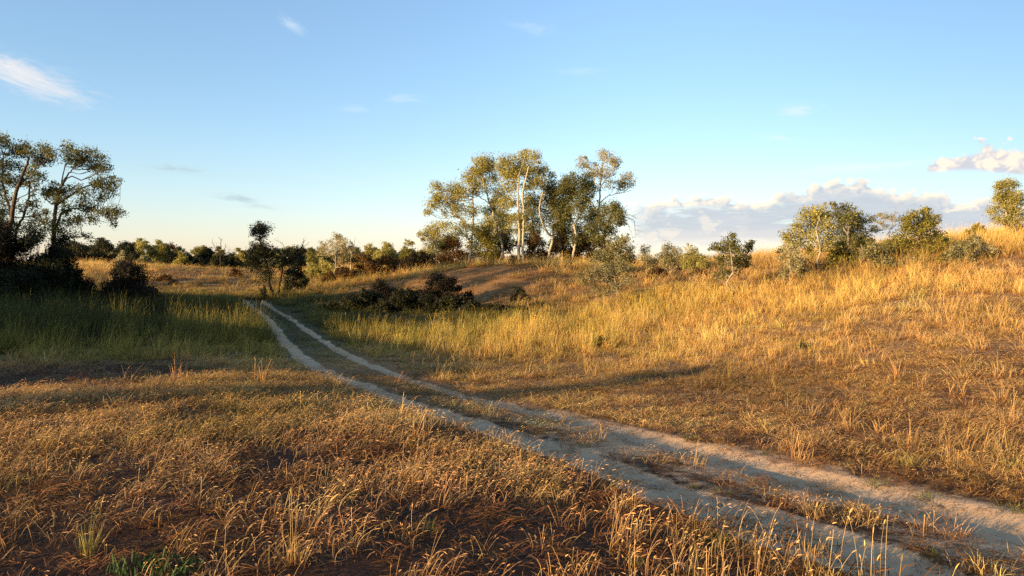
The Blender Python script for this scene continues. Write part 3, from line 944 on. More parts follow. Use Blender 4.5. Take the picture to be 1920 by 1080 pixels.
def plant(kind, label, cat, group, px, Y, stems, blobs, leaf='olive', bark='brown', leafpx=2.5, cover=1.5, depth=1.0, twigs=9, clump=.38,
          parts=('trunk', 'crown'), bare=(), sides=6, lean_y=0.0, fillers=.9):
    """stems: list of (points in photo pixels, foot radius m[, tip radius m]); blobs: (px, py, radius px[, cover[, tone]]) of the crown.
    bare: twiggy branches without leaves as (points px, radius)."""
    leafpx = leafpx * .8
    mpp = Y / F                                        # metres per photo pixel here
    x0 = (px - 960) / F * Y
    z0 = float(terrain_z(np.array([x0]), np.array([Y]))[0])
    base = np.array((x0, Y, z0))
    polys, skel, skr = [], [], []
    for st in stems:
        pix, r0 = st[0], st[1]
        r1 = st[2] if len(st) > 2 else r0 * .35
        dy = rng.normal(0, .35)
        pts = []
        for i, q in enumerate(pix):
            p = P(q[0], q[1], Y)
            p[1] += dy * i * mpp * 22 * depth
            p[0] *= p[1] / Y; p[2] *= p[1] / Y
            pts.append(p)
        if len(st) <= 3 or st[3]:                      # this stem stands on the ground
            g = float(terrain_z(np.array([pts[0][0]]), np.array([pts[0][1]]))[0])
            pts[0][2] = g - .12
            if polys:                                  # joined to the first stem under the ground
                pts.insert(0, np.array((x0, Y, min(z0, g) - .25)))
        k = max(8, 5 * len(pts))
        c = spline(pts, k)
        c[1:-1] += rng.normal(0, mpp * .5, (k - 2, 3))
        r0 *= .85
        rad = r0 + (r1 - r0) * np.linspace(0, 1, k) ** .8
        rad[0] *= 1.35; rad[1] *= 1.1
        polys.append((c, rad)); skel.append(c); skr.append(rad)
    twig = []
    for pix, r0 in bare:
        pts = np.array([P(q[0], q[1], Y) for q in pix]); pts[:, 1] += rng.normal(0, .3)
        c = spline(pts, 10); c[1:] += rng.normal(0, mpp * .8, (9, 3))
        polys.append((c, r0 * np.linspace(1, .35, 10)))
        for _ in range(7):
            i = rng.integers(3, 10)
            e = c[i] + (c[-1] - c[0]) * rng.uniform(.1, .3) + rng.normal(0, 1, 3) * np.linalg.norm(c[-1] - c[0]) * .14
            twig.append((spline([c[i], (c[i] + e) / 2 + rng.normal(0, mpp, 3), e], 5), r0 * .35 * np.linspace(1, .4, 5)))
    SK = np.vstack(skel); SR = np.concatenate(skr)
    lc, lt, ls, lo = [], [], [], []
    fill = []
    if len(blobs) > 5:
        bb = np.array([q[:3] for q in blobs], float)
        for _ in range(int(len(blobs) * fillers)):
            i = rng.integers(len(bb)); dd = np.hypot(bb[:, 0] - bb[i, 0], bb[:, 1] - bb[i, 1])
            j = rng.choice(np.argsort(dd)[1:6]); f = rng.uniform(.25, .75)
            q = bb[i] + (bb[j] - bb[i]) * f
            fill.append((q[0] + rng.normal(0, 3), q[1] + rng.normal(0, 3), q[2] * rng.uniform(.4, .8), rng.uniform(.5, .9), rng.normal(-.03, .08)))
        for _ in range(int(len(blobs) * fillers * .8)):
            i = rng.integers(len(bb)); a_ = rng.uniform(0, 6.283)
            fill.append((bb[i, 0] + math.cos(a_) * bb[i, 2] * 1.05, bb[i, 1] + math.sin(a_) * bb[i, 2] * 1.0, bb[i, 2] * rng.uniform(.22, .42), rng.uniform(.5, .9), rng.normal(.04, .08)))
    for b in list(blobs) + fill:
        bx, by, br = b[0], b[1], b[2]
        cv = b[3] if len(b) > 3 else 1.0
        tone = b[4] if len(b) > 4 else 0.0
        br = br * 1.24; R = br * mpp
        cen = P(bx, by, Y)
        off = rng.uniform(-1, 1) * depth * (R * 1.1 + .35)
        cen *= (Y + off) / Y
        d = np.linalg.norm(SK - cen, axis=1) + 1.3 * np.maximum(SK[:, 2] - cen[2] + R * .3, 0)
        i = int(np.argmin(d)); s0 = SK[i]
        ln = np.linalg.norm(cen - s0)
        r0 = min(SR[i] * .6, .008 + .012 * ln + .006 * R)
        mid = (s0 + cen) / 2 + np.array((0, 0, -.06 * ln)) + rng.normal(0, .05, 3) * ln
        c = spline([s0, mid, cen], 8)
        c[1:-1] += rng.normal(0, .02 * ln + .2 * mpp, (6, 3))
        polys.append((c, r0 * np.linspace(1, .5, 8)))
        # twigs out to the surface of the clump, leaf sprays at their ends
        nt = max(4, int(twigs * (br / 16.0) ** 1.1))
        dirs = rng.normal(size=(nt, 3)); dirs[:, 2] += .35; dirs /= np.linalg.norm(dirs, axis=1)[:, None]
        tips = cen + dirs * R * rng.uniform(.35, 1.0, (nt, 1)) * np.array((1.0, 1.0, .85))
        for tp in tips:
            q = c[rng.integers(3, 8)]
            twig.append((spline([q, (q + tp) / 2 + rng.normal(0, .1 * R, 3), tp], 5), r0 * .42 * np.linspace(1, .35, 5)))
        n = int(1.0 * cover * cv * math.pi * br * br / (.40 * leafpx ** 2))
        w = rng.dirichlet(np.full(nt, 2.2))
        k = rng.choice(nt, n, p=w)
        tt = rng.random((n, 1)) ** .6
        ctr = cen + (tips[k] - cen) * (.35 + .65 * tt) + np.clip(rng.normal(0, 1, (n, 3)), -1.5, 1.5) * R * clump * np.array((1, 1, .8))
        lc.append(ctr)
        ov = (ctr - tips[k]) * 1.2 + (ctr - cen); lo.append(ov / (np.linalg.norm(ov, axis=1)[:, None] + 1e-6))
        tw = rng.normal(0, .13, nt)
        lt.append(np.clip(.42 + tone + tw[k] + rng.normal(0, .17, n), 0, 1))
        ls.append(leafpx * mpp * np.exp(rng.normal(0, .28, n)))
    root = bpy.data.objects.new(kind, None)
    root.empty_display_size = .3
    root.location = base
    COL.objects.link(root)
    tag(root, label, cat, group)
    V1, Q1 = tubes(polys, sides)
    if twig:
        V2, Q2 = tubes(twig, 3)
        Q1 = np.vstack([Q1, Q2 + len(V1)]); V1 = np.vstack([V1, V2])
    link(parts[0], mesh_from(parts[0], V1 - base, Q1, None, BARK[bark], None, True), root)
    if lc:
        lv, lq = leaf_quads(np.vstack(lc), np.concatenate(ls), np.vstack(lo))
        link(parts[1], mesh_from(parts[1], lv - base, lq, None, LEAF[leaf], {'tint': ('FACE', np.concatenate(lt))}), root)
    return root


def shrub(label, px, Y, w, top, leaf='olive', bark='brown', group=None, kind='shrub', cat='shrub', cover=1.7, leafpx=3.0, n=None, low=None, tone=0.0, dome=1.0, clump=.32):
    """a bush whose outline reaches photo row `top`, w pixels wide, standing at distance Y"""
    x0 = (px - 960) / F * Y
    z0 = float(terrain_z(np.array([x0]), np.array([Y]))[0])
    bpx, bpy_ = proj(np.array((x0, Y, z0)))
    bot = float(bpy_)
    h = max(bot - top, 8)
    rm = min(w, h) * .2
    n = int(min(56, max(12, 2.1 * w * h / (3.14 * rm * rm))))
    blobs = []
    for i in range(n):
        u = rng.uniform(-1, 1)
        vmax = (1 - abs(u) ** 2.2) * dome + (1 - dome)
        r = min(w, h) * rng.uniform(.12, .25)
        vy = bot - r * .6 - (h * vmax - r * 1.5) * rng.random() ** .7
        blobs.append((px + u * (w / 2 - r * .6), min(vy, bot - r * .5), r, 1.0, tone + rng.normal(0, .06)))
    blobs.append((px + rng.uniform(-.1, .1) * w, top + min(w, h) * .16, min(w, h) * .16, 1, tone + .05))
    stems = []
    for i in range(max(3, min(8, int(w / 14)))):
        u = rng.uniform(-.8, .8)
        stems.append(([(px + u * w * .12, bot), (px + u * w * .28, bot - h * .4), (px + u * w * .40, bot - h * .75 * (1 - u * u * .5))], .012 + .010 * h * Y / F))
    return plant(kind, label, cat, group, px, Y, stems, blobs, leaf, bark, leafpx, cover, parts=('stems', 'foliage'), twigs=6, clump=clump, sides=5, fillers=.5)


# ---- the aspens on the middle knoll
G_ASP = 'white-barked poplars on the knoll'
plant('poplar_tree', 'white-barked poplar with one long bough reaching out over the low shrubs, first of the grove', 'tree', G_ASP, 878, 60,
      [([(878, 496), (882, 470), (884, 448), (887, 408), (887, 384), (884, 350)], .15), ([(882, 458), (872, 430), (864, 411), (850, 403), (837, 396), (822, 390)], .085, .03, False)],
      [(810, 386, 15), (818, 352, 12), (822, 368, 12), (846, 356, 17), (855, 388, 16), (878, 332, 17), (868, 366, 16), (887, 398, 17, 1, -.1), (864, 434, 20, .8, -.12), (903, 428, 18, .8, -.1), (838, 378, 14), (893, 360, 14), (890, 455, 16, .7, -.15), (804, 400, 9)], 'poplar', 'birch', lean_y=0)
plant('poplar_tree', 'slender poplar leaning to the left with pale stem, behind the double-stemmed one', 'tree', G_ASP, 944, 62,
      [([(944, 494), (942, 462), (935, 438), (928, 412), (921, 388), (914, 368), (908, 350), (903, 318)], .13), ([(918, 380), (900, 370), (886, 358), (874, 344)], .06, .02, False)],
      [(908, 303, 16), (918, 314, 16), (898, 328, 14), (927, 340, 13), (932, 364, 16, 1, -.15), (890, 318, 11), (905, 345, 14), (918, 395, 13, .8), (948, 420, 16, .8, -.1), (930, 450, 15, .7, -.1), (895, 302, 9), (912, 420, 14, .6)], 'poplar', 'birch')
plant('poplar_tree', 'tallest poplar with two straight white stems side by side in the grove', 'tree', G_ASP, 978, 59,
      [([(973, 497), (973, 465), (974, 438), (972, 405), (971, 378), (972, 349), (974, 322)], .17), ([(985, 498), (980, 470), (982, 426), (981, 395), (980, 367), (985, 338), (992, 312)], .15),
       ([(971, 386), (958, 368), (947, 352), (938, 342), (930, 336)], .07, .02, False), ([(980, 360), (996, 346), (1008, 336)], .05, .02, False)],
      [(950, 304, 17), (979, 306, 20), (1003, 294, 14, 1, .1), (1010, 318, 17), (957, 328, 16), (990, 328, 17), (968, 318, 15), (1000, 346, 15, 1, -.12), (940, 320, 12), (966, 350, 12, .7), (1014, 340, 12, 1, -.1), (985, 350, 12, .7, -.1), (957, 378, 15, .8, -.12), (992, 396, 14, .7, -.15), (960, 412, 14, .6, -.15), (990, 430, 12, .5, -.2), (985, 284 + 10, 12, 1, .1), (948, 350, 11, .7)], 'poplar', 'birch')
plant('poplar_tree', 'poplar with a zigzag white stem and dark olive crown in the middle of the grove', 'tree', G_ASP, 1027, 60,
      [([(1027, 496), (1030, 472), (1036, 448), (1026, 436), (1018, 420), (1012, 398), (1013, 380), (1018, 360)], .14), ([(1036, 450), (1038, 420), (1036, 395), (1037, 365)], .08, .03, False)],
      [(1036, 349, 15), (1030, 376, 16), (1042, 384, 17), (1050, 408, 17), (1026, 396, 14), (1024, 358, 12), (1048, 360, 14), (1040, 430, 14, .8), (1056, 436, 16, .8), (1034, 330, 8), (1020, 420, 12, .6)], 'poplar_dark', 'birch')
plant('poplar_tree', 'poplar with bowed white stem and the darkest crown of the grove', 'tree', G_ASP, 1073, 59,
      [([(1072, 494), (1076, 470), (1080, 446), (1077, 426), (1070, 408), (1067, 395), (1071, 375), (1075, 350)], .14), ([(1077, 424), (1088, 402), (1094, 380), (1096, 355)], .07, .02, False)],
      [(1078, 343, 18), (1097, 336, 16), (1060, 340, 13), (1070, 367, 18), (1092, 361, 19), (1100, 384, 16), (1064, 392, 13), (1062, 424, 15), (1084, 396, 16), (1104, 410, 14), (1052, 356, 11), (1110, 350, 13), (1076, 450, 14, .7)], 'poplar_dark', 'birch')
plant('poplar_tree', 'tall airy poplar with sparse pale top and bare side boughs', 'tree', G_ASP, 1112, 61,
      [([(1110, 492), (1113, 462), (1118, 430), (1121, 402), (1124, 378), (1126, 345), (1130, 313), (1133, 292)], .14), ([(1125, 380), (1136, 370), (1146, 366), (1165, 362), (1184, 357)], .055, .02, False), ([(1126, 350), (1140, 330), (1152, 312)], .05, .02, False)],
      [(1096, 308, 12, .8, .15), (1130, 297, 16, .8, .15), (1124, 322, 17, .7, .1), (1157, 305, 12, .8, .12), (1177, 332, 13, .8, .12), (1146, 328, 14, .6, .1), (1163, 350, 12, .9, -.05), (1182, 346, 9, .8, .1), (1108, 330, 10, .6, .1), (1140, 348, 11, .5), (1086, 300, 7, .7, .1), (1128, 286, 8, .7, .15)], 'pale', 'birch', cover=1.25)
plant('poplar_tree', 'low dark poplar with drooping twiggy boughs at the right end of the grove', 'tree', G_ASP, 1136, 58,
      [([(1130, 492), (1132, 462), (1136, 435), (1142, 412), (1148, 398)], .10), ([(1138, 424), (1158, 410), (1172, 408)], .05, .02, False)],
      [(1133, 393, 17), (1149, 408, 19), (1130, 426, 18), (1160, 398, 13), (1106, 432, 14), (1152, 385, 12), (1165, 418, 12), (1120, 410, 14), (1145, 435, 14), (1116, 448, 13)], 'poplar_dark', 'brown',
      bare=[([(1158, 408), (1178, 408), (1190, 416), (1192, 440)], .03), ([(1160, 414), (1176, 420), (1184, 436)], .025), ([(1150, 400), (1180, 402), (1194, 408)], .025)])
plant('poplar_tree', 'small golden poplar at the left foot of the grove', 'tree', G_ASP, 819, 63,
      [([(819, 498), (818, 475), (817, 455), (820, 435)], .07), ([(818, 470), (828, 450), (836, 440)], .04, .015, False)],
      [(818, 432, 15), (832, 428, 12), (803, 442, 12), (838, 448, 13), (820, 455, 15), (808, 465, 12), (790, 441, 7, .8), (846, 462, 14, 1, -.1), (830, 470, 14, 1, -.1), (838, 486, 12, 1, -.15)], 'poplar', 'pale')

plant('poplar_tree', 'thin dark poplar half hidden behind the double white stems', 'tree', G_ASP, 996, 67,
      [([(996, 500), (998, 470), (996, 440), (1000, 400), (998, 370)], .10, .03)],
      [(998, 372, 14), (984, 384, 13), (1008, 388, 13), (994, 400, 15), (978, 410, 13), (1008, 414, 14), (990, 424, 15), (970, 434, 13), (1004, 440, 14), (984, 448, 14), (1012, 456, 12), (966, 456, 12)], 'poplar_dark', 'brown', cover=1.2)
plant('poplar_tree', 'olive poplar half hidden behind the leaning stem', 'tree', G_ASP, 928, 68,
      [([(928, 500), (926, 470), (930, 440), (932, 400), (934, 372)], .10, .03)],
      [(936, 372, 13), (948, 388, 13), (926, 386, 13), (938, 402, 15), (954, 412, 13), (920, 412, 12), (936, 424, 14), (952, 434, 13), (916, 436, 13), (940, 448, 14), (922, 458, 12), (956, 456, 12)], 'poplar', 'brown', cover=1.2)
plant('poplar_tree', 'dark poplar half hidden between the zigzag stem and the bowed stem', 'tree', G_ASP, 1056, 67,
      [([(1056, 498), (1058, 470), (1055, 440), (1058, 400), (1056, 360)], .10, .03)],
      [(1054, 356, 12), (1046, 376, 13), (1062, 378, 13), (1052, 396, 14), (1068, 412, 13), (1044, 418, 13), (1056, 430, 14), (1090, 430, 14), (1076, 442, 13), (1048, 450, 13), (1096, 452, 12), (1112, 400, 13), (1116, 420, 12)], 'poplar_dark', 'brown', cover=1.2)
# undergrowth of the grove
G_UND = 'undergrowth between the poplar stems'
for (lab, px, Y, w, top, lf) in [
    ('brown tangled shrub under the first poplar, left of its stem', 850, 62.5, 70, 440, 'rust'),
    ('olive shrub to the right of the first poplar stem', 906, 63, 70, 424, 'olive'),
    ('thin brown shrub behind the leaning poplar stem', 944, 64, 64, 434, 'rust'),
    ('dark brown shrub just right of the double white stems', 1004, 63, 60, 436, 'rust'),
    ('dark shrub between the zigzag stem and the bowed stem', 1050, 62.5, 66, 434, 'wine'),
    ('dark bush at the foot of the bowed stem', 1096, 62, 62, 430, 'wine'),
    ('rusty shrub low in the grove beside the tall airy poplar', 1128, 61.5, 54, 440, 'rust')]:
    shrub(lab, px, Y, w, top, lf, group=G_UND, cover=1.25, leafpx=2.8)

# ---- grey-leaved little trees in front of and right of the grove
G_SM = 'small grey-leaved poplars on the slope'
plant('small_tree', 'rounded grey-green bushy tree at the right foot of the grove', 'tree', G_SM, 1152, 50,
      [([(1150, 512), (1152, 490), (1155, 465)], .06), ([(1152, 495), (1170, 475), (1176, 462)], .04, .015, False), ([(1152, 495), (1132, 480), (1124, 475)], .035, .015, False)],
      [(1150, 462, 16), (1166, 456, 15), (1180, 470, 13), (1132, 474, 13), (1160, 478, 17), (1178, 486, 12), (1122, 482, 11), (1144, 484, 14), (1168, 446, 10), (1112, 488, 9), (1140, 492, 12), (1166, 494, 12)], 'grey', 'pale', leafpx=3.2)
plant('small_tree', 'thin grey-leaved sapling on pale legs in the slope shade below the grove', 'tree', G_SM, 1157, 39.5,
      [([(1157, 573), (1157, 555), (1155, 538), (1152, 518)], .045, .02), ([(1124, 582), (1120, 568), (1116, 552)], .02, .01), ([(1156, 540), (1176, 522), (1186, 512)], .03, .01, False), ([(1156, 540), (1130, 528), (1110, 520)], .03, .01, False)],
      [(1088, 518, 10, 1, -.15), (1096, 530, 11, 1, -.2), (1108, 512, 12), (1125, 504, 14), (1145, 500, 15), (1165, 502, 16), (1182, 508, 12, 1, -.1), (1150, 520, 16), (1132, 524, 14, .8), (1172, 526, 13, .8), (1118, 538, 11, .6), (1155, 540, 14, .5), (1138, 552, 12, .35)], 'grey', 'pale', cover=1.15, leafpx=3.4)
G_ROW = 'grey-green shrubs on the saddle'
plant('small_tree', 'pale shrubby tree at the left end of the saddle row', 'tree', G_ROW, 1212, 50, [([(1212, 520), (1212, 500), (1210, 484)], .04), ([(1212, 508), (1226, 492)], .03, .01, False)],
      [(1208, 472, 11), (1218, 484, 11), (1202, 484, 9), (1230, 494, 10), (1212, 498, 11, .8), (1222, 510, 9, .6)], 'pale', 'pale', cover=1.3)
plant('small_tree', 'grey shrubby tree in the middle of the saddle row', 'tree', G_ROW, 1256, 49, [([(1258, 526), (1256, 505), (1254, 486)], .05), ([(1257, 512), (1240, 495)], .03, .01, False), ([(1257, 512), (1270, 495)], .03, .01, False)],
      [(1252, 466, 11), (1264, 472, 12), (1240, 480, 11), (1256, 486, 14), (1272, 486, 12), (1244, 498, 11), (1264, 500, 12)], 'grey', 'pale', cover=1.35)
plant('small_tree', 'yellow-green shrubby tree at the right end of the saddle row with bent white stems', 'tree', G_ROW, 1294, 47, [([(1294, 534), (1292, 515), (1294, 495)], .05), ([(1273, 532), (1276, 522), (1268, 512)], .02, .01), ([(1300, 528), (1306, 512), (1310, 500)], .03, .012)],
      [(1292, 470, 11), (1302, 476, 11), (1284, 484, 12), (1300, 488, 13), (1316, 490, 11), (1290, 500, 12), (1310, 502, 11), (1326, 498, 9)], 'poplar', 'pale', cover=1.35)
for (lab, px, Y, w, top, lf) in [('rusty low bush under the pale tree of the saddle', 1232, 47, 60, 500, 'rust'), ('rusty low bush under the yellow-green saddle tree', 1316, 45, 56, 502, 'rust')]:
    shrub(lab, px, Y, w, top, lf, group='rusty undergrowth on the saddle', cover=1.1, leafpx=2.8)
plant('small_tree', 'dark little oak with bent pale stem standing alone on the slope', 'tree', G_SM, 1371, 36.5,
      [([(1371, 556), (1370, 546), (1363, 532), (1367, 522), (1374, 510), (1372, 490), (1370, 472)], .065, .025), ([(1373, 512), (1386, 494), (1396, 480)], .035, .012, False), ([(1364, 536), (1352, 526), (1346, 520)], .02, .008, False)],
      [(1366, 452, 13), (1374, 444, 8), (1350, 462, 11), (1360, 470, 13), (1380, 470, 15), (1403, 466, 11), (1408, 456, 7), (1394, 482, 13), (1352, 486, 11), (1370, 488, 14), (1338, 466, 7), (1398, 496, 10), (1384, 504, 11, .9, .15), (1352, 508, 11, .5, .15), (1346, 520, 11, .4, .1), (1364, 510, 10, .6, .2)], 'poplar_dark', 'pale', leafpx=3.6, cover=1.5)
plant('poplar_tree', 'broad spreading silvery poplar on the right-hand slope with forked white stem', 'tree', G_SM, 1531, 38,
      [([(1532, 520), (1529, 505), (1533, 488), (1538, 472), (1536, 455), (1530, 430)], .10, .035), ([(1530, 500), (1518, 490), (1500, 476), (1485, 468)], .05, .015, False), ([(1538, 470), (1556, 450), (1575, 430)], .05, .015, False), ([(1536, 458), (1522, 450), (1508, 446)], .035, .012, False)],
      [(1514, 400, 15), (1540, 396, 15), (1528, 412, 16), (1500, 416, 13), (1480, 438, 14), (1470, 442, 10), (1500, 440, 17), (1522, 432, 18), (1548, 424, 18), (1562, 440, 18), (1540, 448, 18), (1510, 460, 15), (1486, 462, 14), (1556, 462, 16), (1576, 470, 14), (1520, 478, 13, .8), (1470, 468, 10), (1590, 476, 11), (1552, 406, 12)], 'poplar', 'birch', leafpx=3.4, cover=1.15)
plant('poplar_tree', 'darker poplar close behind the broad silvery one', 'tree', G_SM, 1594, 43,
      [([(1592, 500), (1592, 475), (1590, 445), (1588, 415)], .09, .03), ([(1592, 470), (1612, 445), (1620, 430)], .05, .015, False)],
      [(1586, 394, 14, 1, .15), (1604, 404, 14, 1, .1), (1572, 400, 12, 1, .1), (1590, 415, 17), (1612, 424, 15), (1576, 424, 15), (1600, 438, 18), (1622, 444, 13), (1584, 448, 16), (1612, 462, 15), (1636, 414, 11, .8, .1), (1642, 430, 10), (1590, 470, 14), (1564, 386, 8), (1630, 470, 10)], 'poplar_dark', 'pale', leafpx=3.2)
plant('small_tree', 'crooked small sapling below the broad silvery poplar', 'tree', G_SM, 1480, 35,
      [([(1480, 542), (1474, 528), (1482, 512), (1480, 495), (1481, 478)], .04, .015), ([(1476, 530), (1484, 522), (1494, 520)], .02, .01, False)],
      [(1478, 470, 12), (1490, 480, 12), (1466, 482, 10), (1482, 492, 11, .7), (1496, 494, 9, .6), (1466, 514, 6), (1498, 520, 7, .8), (1484, 534, 8, .6), (1476, 548, 6, .6)], 'pale', 'birch', leafpx=3.2, cover=1.3)
plant('small_tree', 'thin pale sapling with bare twigs between the two slope thickets', 'tree', G_SM, 1668, 41,
      [([(1668, 500), (1668, 470), (1669, 440), (1668, 415)], .04, .015)],
      [(1658, 410, 9), (1672, 408, 9), (1650, 418, 7), (1660, 424, 9, .6), (1650, 404, 6)], 'pale', 'pale', bare=[([(1668, 430), (1674, 408), (1677, 394)], .02), ([(1668, 440), (1684, 420), (1694, 400)], .02)], cover=1.1)
plant('bush', 'big yellow-green bush with leafy top on the right-hand slope', 'bush', G_SM, 1705, 38,
      [([(1705, 512), (1712, 480), (1722, 445), (1728, 415)], .06, .02), ([(1700, 512), (1690, 480), (1680, 455)], .05, .02), ([(1712, 510), (1735, 480), (1750, 440)], .05, .02)],
      [(1732, 402, 12), (1740, 394, 7), (1712, 406, 12), (1698, 412, 11), (1725, 420, 16), (1748, 420, 13), (1756, 408, 8), (1700, 432, 17), (1728, 440, 18), (1752, 442, 14), (1686, 452, 18), (1710, 462, 20), (1738, 464, 19), (1690, 480, 18), (1666, 466, 15), (1670, 488, 15), (1718, 488, 18), (1744, 486, 16), (1700, 500, 14), (1758, 460, 12)], 'olive', 'brown', leafpx=3.4, cover=1.5, parts=('stems', 'foliage'))
plant('bush', 'grey-leaved bush at the foot of the big yellow-green one, with crooked white stems', 'bush', G_SM, 1648, 36,
      [([(1620, 512), (1612, 500), (1618, 490), (1610, 482)], .025, .01), ([(1650, 515), (1646, 495), (1642, 475)], .03, .012)],
      [(1640, 468, 14), (1656, 478, 14), (1628, 480, 12), (1644, 490, 14), (1662, 496, 12), (1618, 470, 9)], 'grey', 'birch', leafpx=3.3, cover=1.3, parts=('stems', 'foliage'))
plant('bush', 'silvery bush with a pale bough sticking out to the right, near the ridge end', 'bush', G_SM, 1812, 34.5,
      [([(1812, 512), (1820, 490), (1835, 470), (1856, 464)], .04, .015), ([(1808, 512), (1800, 485), (1790, 465)], .04, .015)],
      [(1834, 450, 10, .9, .15), (1850, 462, 9, .9, .15), (1820, 464, 13), (1840, 472, 12, .9, .1), (1800, 462, 12), (1786, 474, 13), (1806, 482, 15), (1828, 488, 14), (1782, 492, 13), (1802, 500, 13), (1830, 502, 11, .8, .1), (1864, 470, 6, .7, .2)], 'grey', 'pale', leafpx=3.4, cover=1.4, parts=('stems', 'foliage'))
shrub('low yellow-green bush in front of the silvery one', 1775, 35, 46, 470, 'olive', group=G_SM, cover=1.5)
G_THK = 'low bushes joining the ridge thicket'
for (lab, px, Y, w, top, lf) in [
    ('low olive bush under the right half of the broad silvery poplar', 1578, 38.5, 80, 452, 'olive'), ('dark bush between the broad silvery poplar and the big yellow-green bush', 1628, 38, 66, 446, 'poplar_dark'),
    ('low grey bush at the left foot of the broad silvery poplar', 1492, 37, 60, 476, 'grey'), ('yellow-green bush right of the big one, towards the silvery bush', 1768, 37.5, 62, 440, 'olive'),
    ('olive bush behind the silvery bush below the ridge line', 1822, 39, 60, 444, 'poplar_dark'), ('grey bush low in front of the big yellow-green bush', 1708, 35.5, 70, 478, 'grey'), ('low bush between the silvery bush and the ridge poplar', 1866, 40, 54, 448, 'olive')]:
    shrub(lab, px, Y, w, top, lf, group=G_THK, cover=1.35, leafpx=3.2)
plant('poplar_tree', 'rounded poplar on top of the ridge at the right edge', 'tree', None, 1886, 45,
      [([(1888, 432), (1887, 410), (1886, 390), (1887, 365)], .10, .035), ([(1887, 405), (1872, 392), (1864, 385)], .045, .015, False), ([(1887, 400), (1902, 382)], .045, .015, False)],
      [(1886, 346, 13), (1872, 352, 11), (1900, 350, 12), (1886, 362, 15), (1868, 370, 10), (1906, 366, 12), (1878, 380, 14), (1896, 384, 14), (1864, 398, 12), (1886, 402, 14), (1908, 398, 12), (1918, 376, 9), (1876, 414, 12), (1900, 416, 12), (1922, 404, 10)], 'poplar', 'pale', cover=1.5)
shrub('low bush on the ridge line left of the ridge poplar', 1832, 46, 60, 418, 'olive', cover=1.3, n=9)
shrub('low bush at the foot of the ridge poplar', 1905, 44.5, 50, 412, 'grey', cover=1.4, n=8)
shrub('faded grey cushion of a shrub sitting in the golden slope grass', 1806, 27, 62, 530, 'pale', cover=.8, leafpx=3.4, n=9, tone=-.1)
shrub('small dark shrub among the stalks of the right-hand slope', 1505, 19, 40, 638, 'olive', cover=.7, leafpx=3.6, n=7)
shrub('small green shrub in the tall grass right of the hollow', 1130, 25.5, 64, 628, 'olive', cover=.8, leafpx=3.6, n=8, tone=-.1)
shrub('little thin sapling in the shade of the knoll slope', 975, 45, 40, 536, 'dark', cover=.9, n=8)
shrub('dark scrub at the foot of the shaded knoll slope', 1010, 41.5, 66, 566, 'dark', cover=1.1, n=9)

# ---- dark hawthorns below the knoll
G_HAW = 'dark hawthorns in the shaded hollow'
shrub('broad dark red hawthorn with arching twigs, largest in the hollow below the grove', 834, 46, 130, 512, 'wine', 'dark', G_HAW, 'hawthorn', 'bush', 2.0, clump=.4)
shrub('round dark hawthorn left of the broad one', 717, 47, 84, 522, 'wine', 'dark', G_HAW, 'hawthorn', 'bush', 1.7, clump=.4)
for (lab, px, Y, w, top) in [('low dark thicket under the round hawthorn', 684, 44, 130, 540), ('low dark thicket between the two hawthorns', 768, 43, 140, 542), ('low dark thicket under the broad hawthorn', 856, 42, 120, 548), ('low dark thicket added for the shade right of the broad hawthorn', 940, 41.5, 120, 568), ('low dark thicket at the left end of the hollow', 634, 45, 90, 562)]:  # the thicket right of the broad hawthorn stands in for shade
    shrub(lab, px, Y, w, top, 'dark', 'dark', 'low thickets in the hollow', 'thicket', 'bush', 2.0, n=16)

# ---- middle left: the lone dark tree by the track end and its neighbours
plant('oak_tree', 'dark crooked oak with two leaning stems beside the end of the track', 'tree', None, 514, 52,
      [([(511, 557), (510, 545), (504, 530), (505, 515), (500, 495), (490, 466), (487, 444)], .15, .04), ([(519, 556), (523, 540), (527, 520), (531, 498), (538, 470)], .11, .03), ([(535, 490), (552, 475), (566, 464), (571, 450)], .05, .015, False), ([(504, 522), (490, 508), (478, 500)], .05, .02, False)],
      [(484, 436, 13), (498, 430, 12), (474, 436, 9), (490, 424, 9), (488, 448, 10, .8), (488, 472, 17), (474, 478, 13), (466, 490, 11), (500, 480, 13), (478, 462, 9), (494, 460, 8), (462, 478, 8), (484, 498, 17), (498, 508, 15), (538, 478, 11), (528, 494, 11), (546, 490, 11), (560, 468, 10, .8), (543, 506, 10), (556, 480, 8), (570, 470, 6), (510, 466, 9, .6), ], 'dark', 'dark',
      bare=[([(560, 472), (568, 460), (570, 448)], .02), ([(562, 468), (574, 462), (580, 458)], .02), ([(535, 475), (528, 458), (520, 452)], .02)], cover=1.5)
shrub('dark bush with tangled dead white stems right of the crooked oak', 556, 55, 52, 474, 'dark', 'pale', None, 'bush', 'bush', 1.0)
shrub('knee-high dark shrub at the left foot of the crooked oak', 494, 51.5, 18, 534, 'dark', cover=1.4, n=6)
plant('small_tree', 'slender tree with bright white stem and thin olive crown, left of the brown thicket', 'tree', None, 628, 66,
      [([(628, 530), (626, 515), (629, 500), (629, 480), (627, 462)], .07, .03), ([(629, 502), (640, 500), (652, 495)], .03, .012, False), ([(629, 490), (618, 475)], .03, .012, False)],
      [(606, 462, 9), (622, 458, 11), (636, 450, 11), (648, 456, 10), (614, 474, 10, .8), (630, 472, 12, .8), (646, 472, 11), (602, 472, 8), (654, 470, 9), (638, 486, 10, .6), (634, 444, 7)], 'pale', 'birch', bare=[([(658, 505), (660, 480), (663, 460), (656, 452)], .07), ([(661, 475), (668, 470), (674, 480)], .02)], cover=1.0)
G_SCR = 'scrub along the left flank of the knoll'
